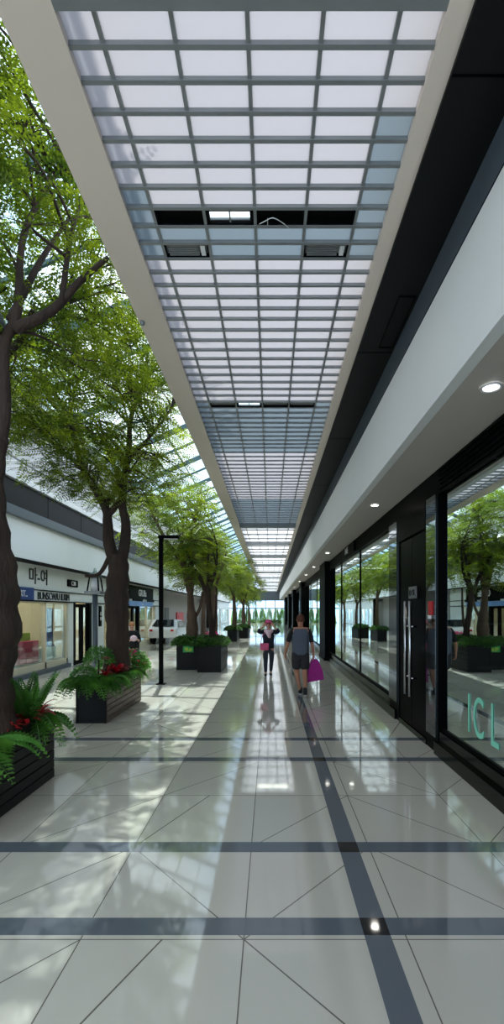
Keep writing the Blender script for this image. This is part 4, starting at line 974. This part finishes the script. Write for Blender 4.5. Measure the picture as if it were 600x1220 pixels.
for A in (WL, WR):
    g = Graph(); g.chain([(A[4][0], A[4][1] + .02, .06, .042), (A[5][0], A[5][1], .045, .042), (A[6][0], A[6][1] - .03, .04, .034)]); skin_mesh('shoe', g.v, g.e, g.r, M['shoe'], wom)
    g = Graph(); g.chain([(A[4][0], A[4][1] + .03, .016, (.036, .015)), (A[6][0], A[6][1] - .04, .016, (.036, .015))]); skin_mesh('shoe_sole', g.v, g.e, g.r, M['sole'], wom)
MB().lathe([(.001, 1.70 * k), (.06, 1.695 * k), (.092, 1.665 * k), (.10, 1.62 * k), (.15, 1.605 * k), (.15, 1.598 * k), (.09, 1.60 * k)], 22, (0, -.01, 0)).build('hat', M['pinkcloth'], wom)
g = Graph(); g.chain([(-.09, -.02, 1.40 * k, .045), (-.10, -.09, 1.36 * k, .05), (0, -.13, 1.31 * k, .06), (.10, -.09, 1.36 * k, .05), (.09, -.02, 1.40 * k, .045)]); g.chain([(.02, -.14, 1.22 * k, .055), (.04, -.14, 1.14 * k, .045)], 2)
skin_mesh('scarf', g.v, g.e, g.r, M['whitepink'], wom)
hb = empty('handbag', (-.17, 12.93, .86), label='pink shoulder bag at the hip of the walking woman', cat='bag')
MB().box(-.12, .12, -.04, .04, -.11, .09).build('pouch', M['pinkcloth'], hb, .03)
MB().box(-.12, .12, -.05, -.04, -.01, .09).build('flap', M['pinkcloth'], hb, .004)
MB().tube(smooth_path([(-.10, 0, .07), (-.07, .03, .25), (.02, .06, .40)], 5), .010, 6).build('strap', M['pinkcloth'], hb)

# --- person behind the brown planter
pp = empty('person', (-4.2, 14.0, 0), .3, label='fair haired person in dark clothes behind the brown planter', cat='person')
k = .87
g = Graph(); pel = g.chain([(0, 0, .92 * k, (.14, .105))])[0]
sp = g.chain([(0, 0, 1.08 * k, (.12, .09)), (0, 0, 1.24 * k, (.14, .10)), (0, 0, 1.38 * k, (.13, .09)), (0, 0, 1.46 * k, (.05, .05)), (0, -.01, 1.53 * k, (.05, .052)), (0, -.02, 1.60 * k, (.076, .09)), (0, -.02, 1.67 * k, (.058, .07))], pel)
PL = [(-.15, 0, 1.38 * k, .05), (-.19, -.02, 1.22 * k, .044), (-.20, -.04, 1.08 * k, .038), (-.12, -.16, 1.08 * k, .032), (-.04, -.24, 1.12 * k, .024)]
PR = [(.15, 0, 1.38 * k, .05), (.20, -.02, 1.22 * k, .044), (.22, -.04, 1.08 * k, .038), (.20, -.18, 1.10 * k, .032), (.17, -.27, 1.14 * k, .024)]
a1 = g.chain(PL, sp[2]); a2 = g.chain(PR, sp[2]); hand(g, a1[-1], PL[-1][:3], (.5, -.6, .1), (0, 0, -1), .5, .85, 1); hand(g, a2[-1], PR[-1][:3], (-.1, -.7, .2), (0, 0, -1), .5, .85, -1)
QL = [(-.08, 0, .84 * k, .088), (-.085, 0, .5 * k, .056), (-.085, .02, .10, .036), (-.09, -.10, .035, .03)]; QR = [(-x, y, z, r) for x, y, z, r in QL]
g.chain(QL, pel); g.chain(QR, pel); skin_mesh('body', g.v, g.e, g.r, M['skin_pale'], pp)
head_parts(pp, (0, -.02, 1.62 * k), 1, M['skin_pale'], M['hair_blond'], .95)
g = Graph(); p = g.chain([(0, 0, .80 * k, (.155, .125)), (0, 0, .92 * k, (.155, .125)), (0, 0, 1.08 * k, (.145, .115)), (0, 0, 1.24 * k, (.165, .12)), (0, 0, 1.38 * k, (.155, .105)), (0, 0, 1.44 * k, (.075, .07))])
g.chain([(x, y, z, r + .014) for x, y, z, r in PL[:4]], p[4]); g.chain([(x, y, z, r + .014) for x, y, z, r in PR[:4]], p[4]); skin_mesh('jacket', g.v, g.e, g.r, M['blackcloth'], pp)
g = Graph(); p = g.chain([(0, 0, .88 * k, (.15, .12)), (0, 0, .93 * k, (.15, .12))])
for A in (QL, QR): g.chain([(A[0][0], 0, .8 * k, .10), *[(x, y, z, r + .014) for x, y, z, r in A[1:3]]], p[0])
skin_mesh('trousers', g.v, g.e, g.r, M['blackcloth'], pp)
for A in (QL, QR): g = Graph(); g.chain([(A[2][0], .03, .05, .042), (A[3][0], -.14, .04, .036)]); skin_mesh('shoe', g.v, g.e, g.r, M['shoe'], pp)
tag(MB().ball((-4.05, 13.68, 1.04), (.11, .07, .09), 14, 9).build('bouquet', M['whitepink']), 'pale pink bundle held by the fair haired person', 'bundle')
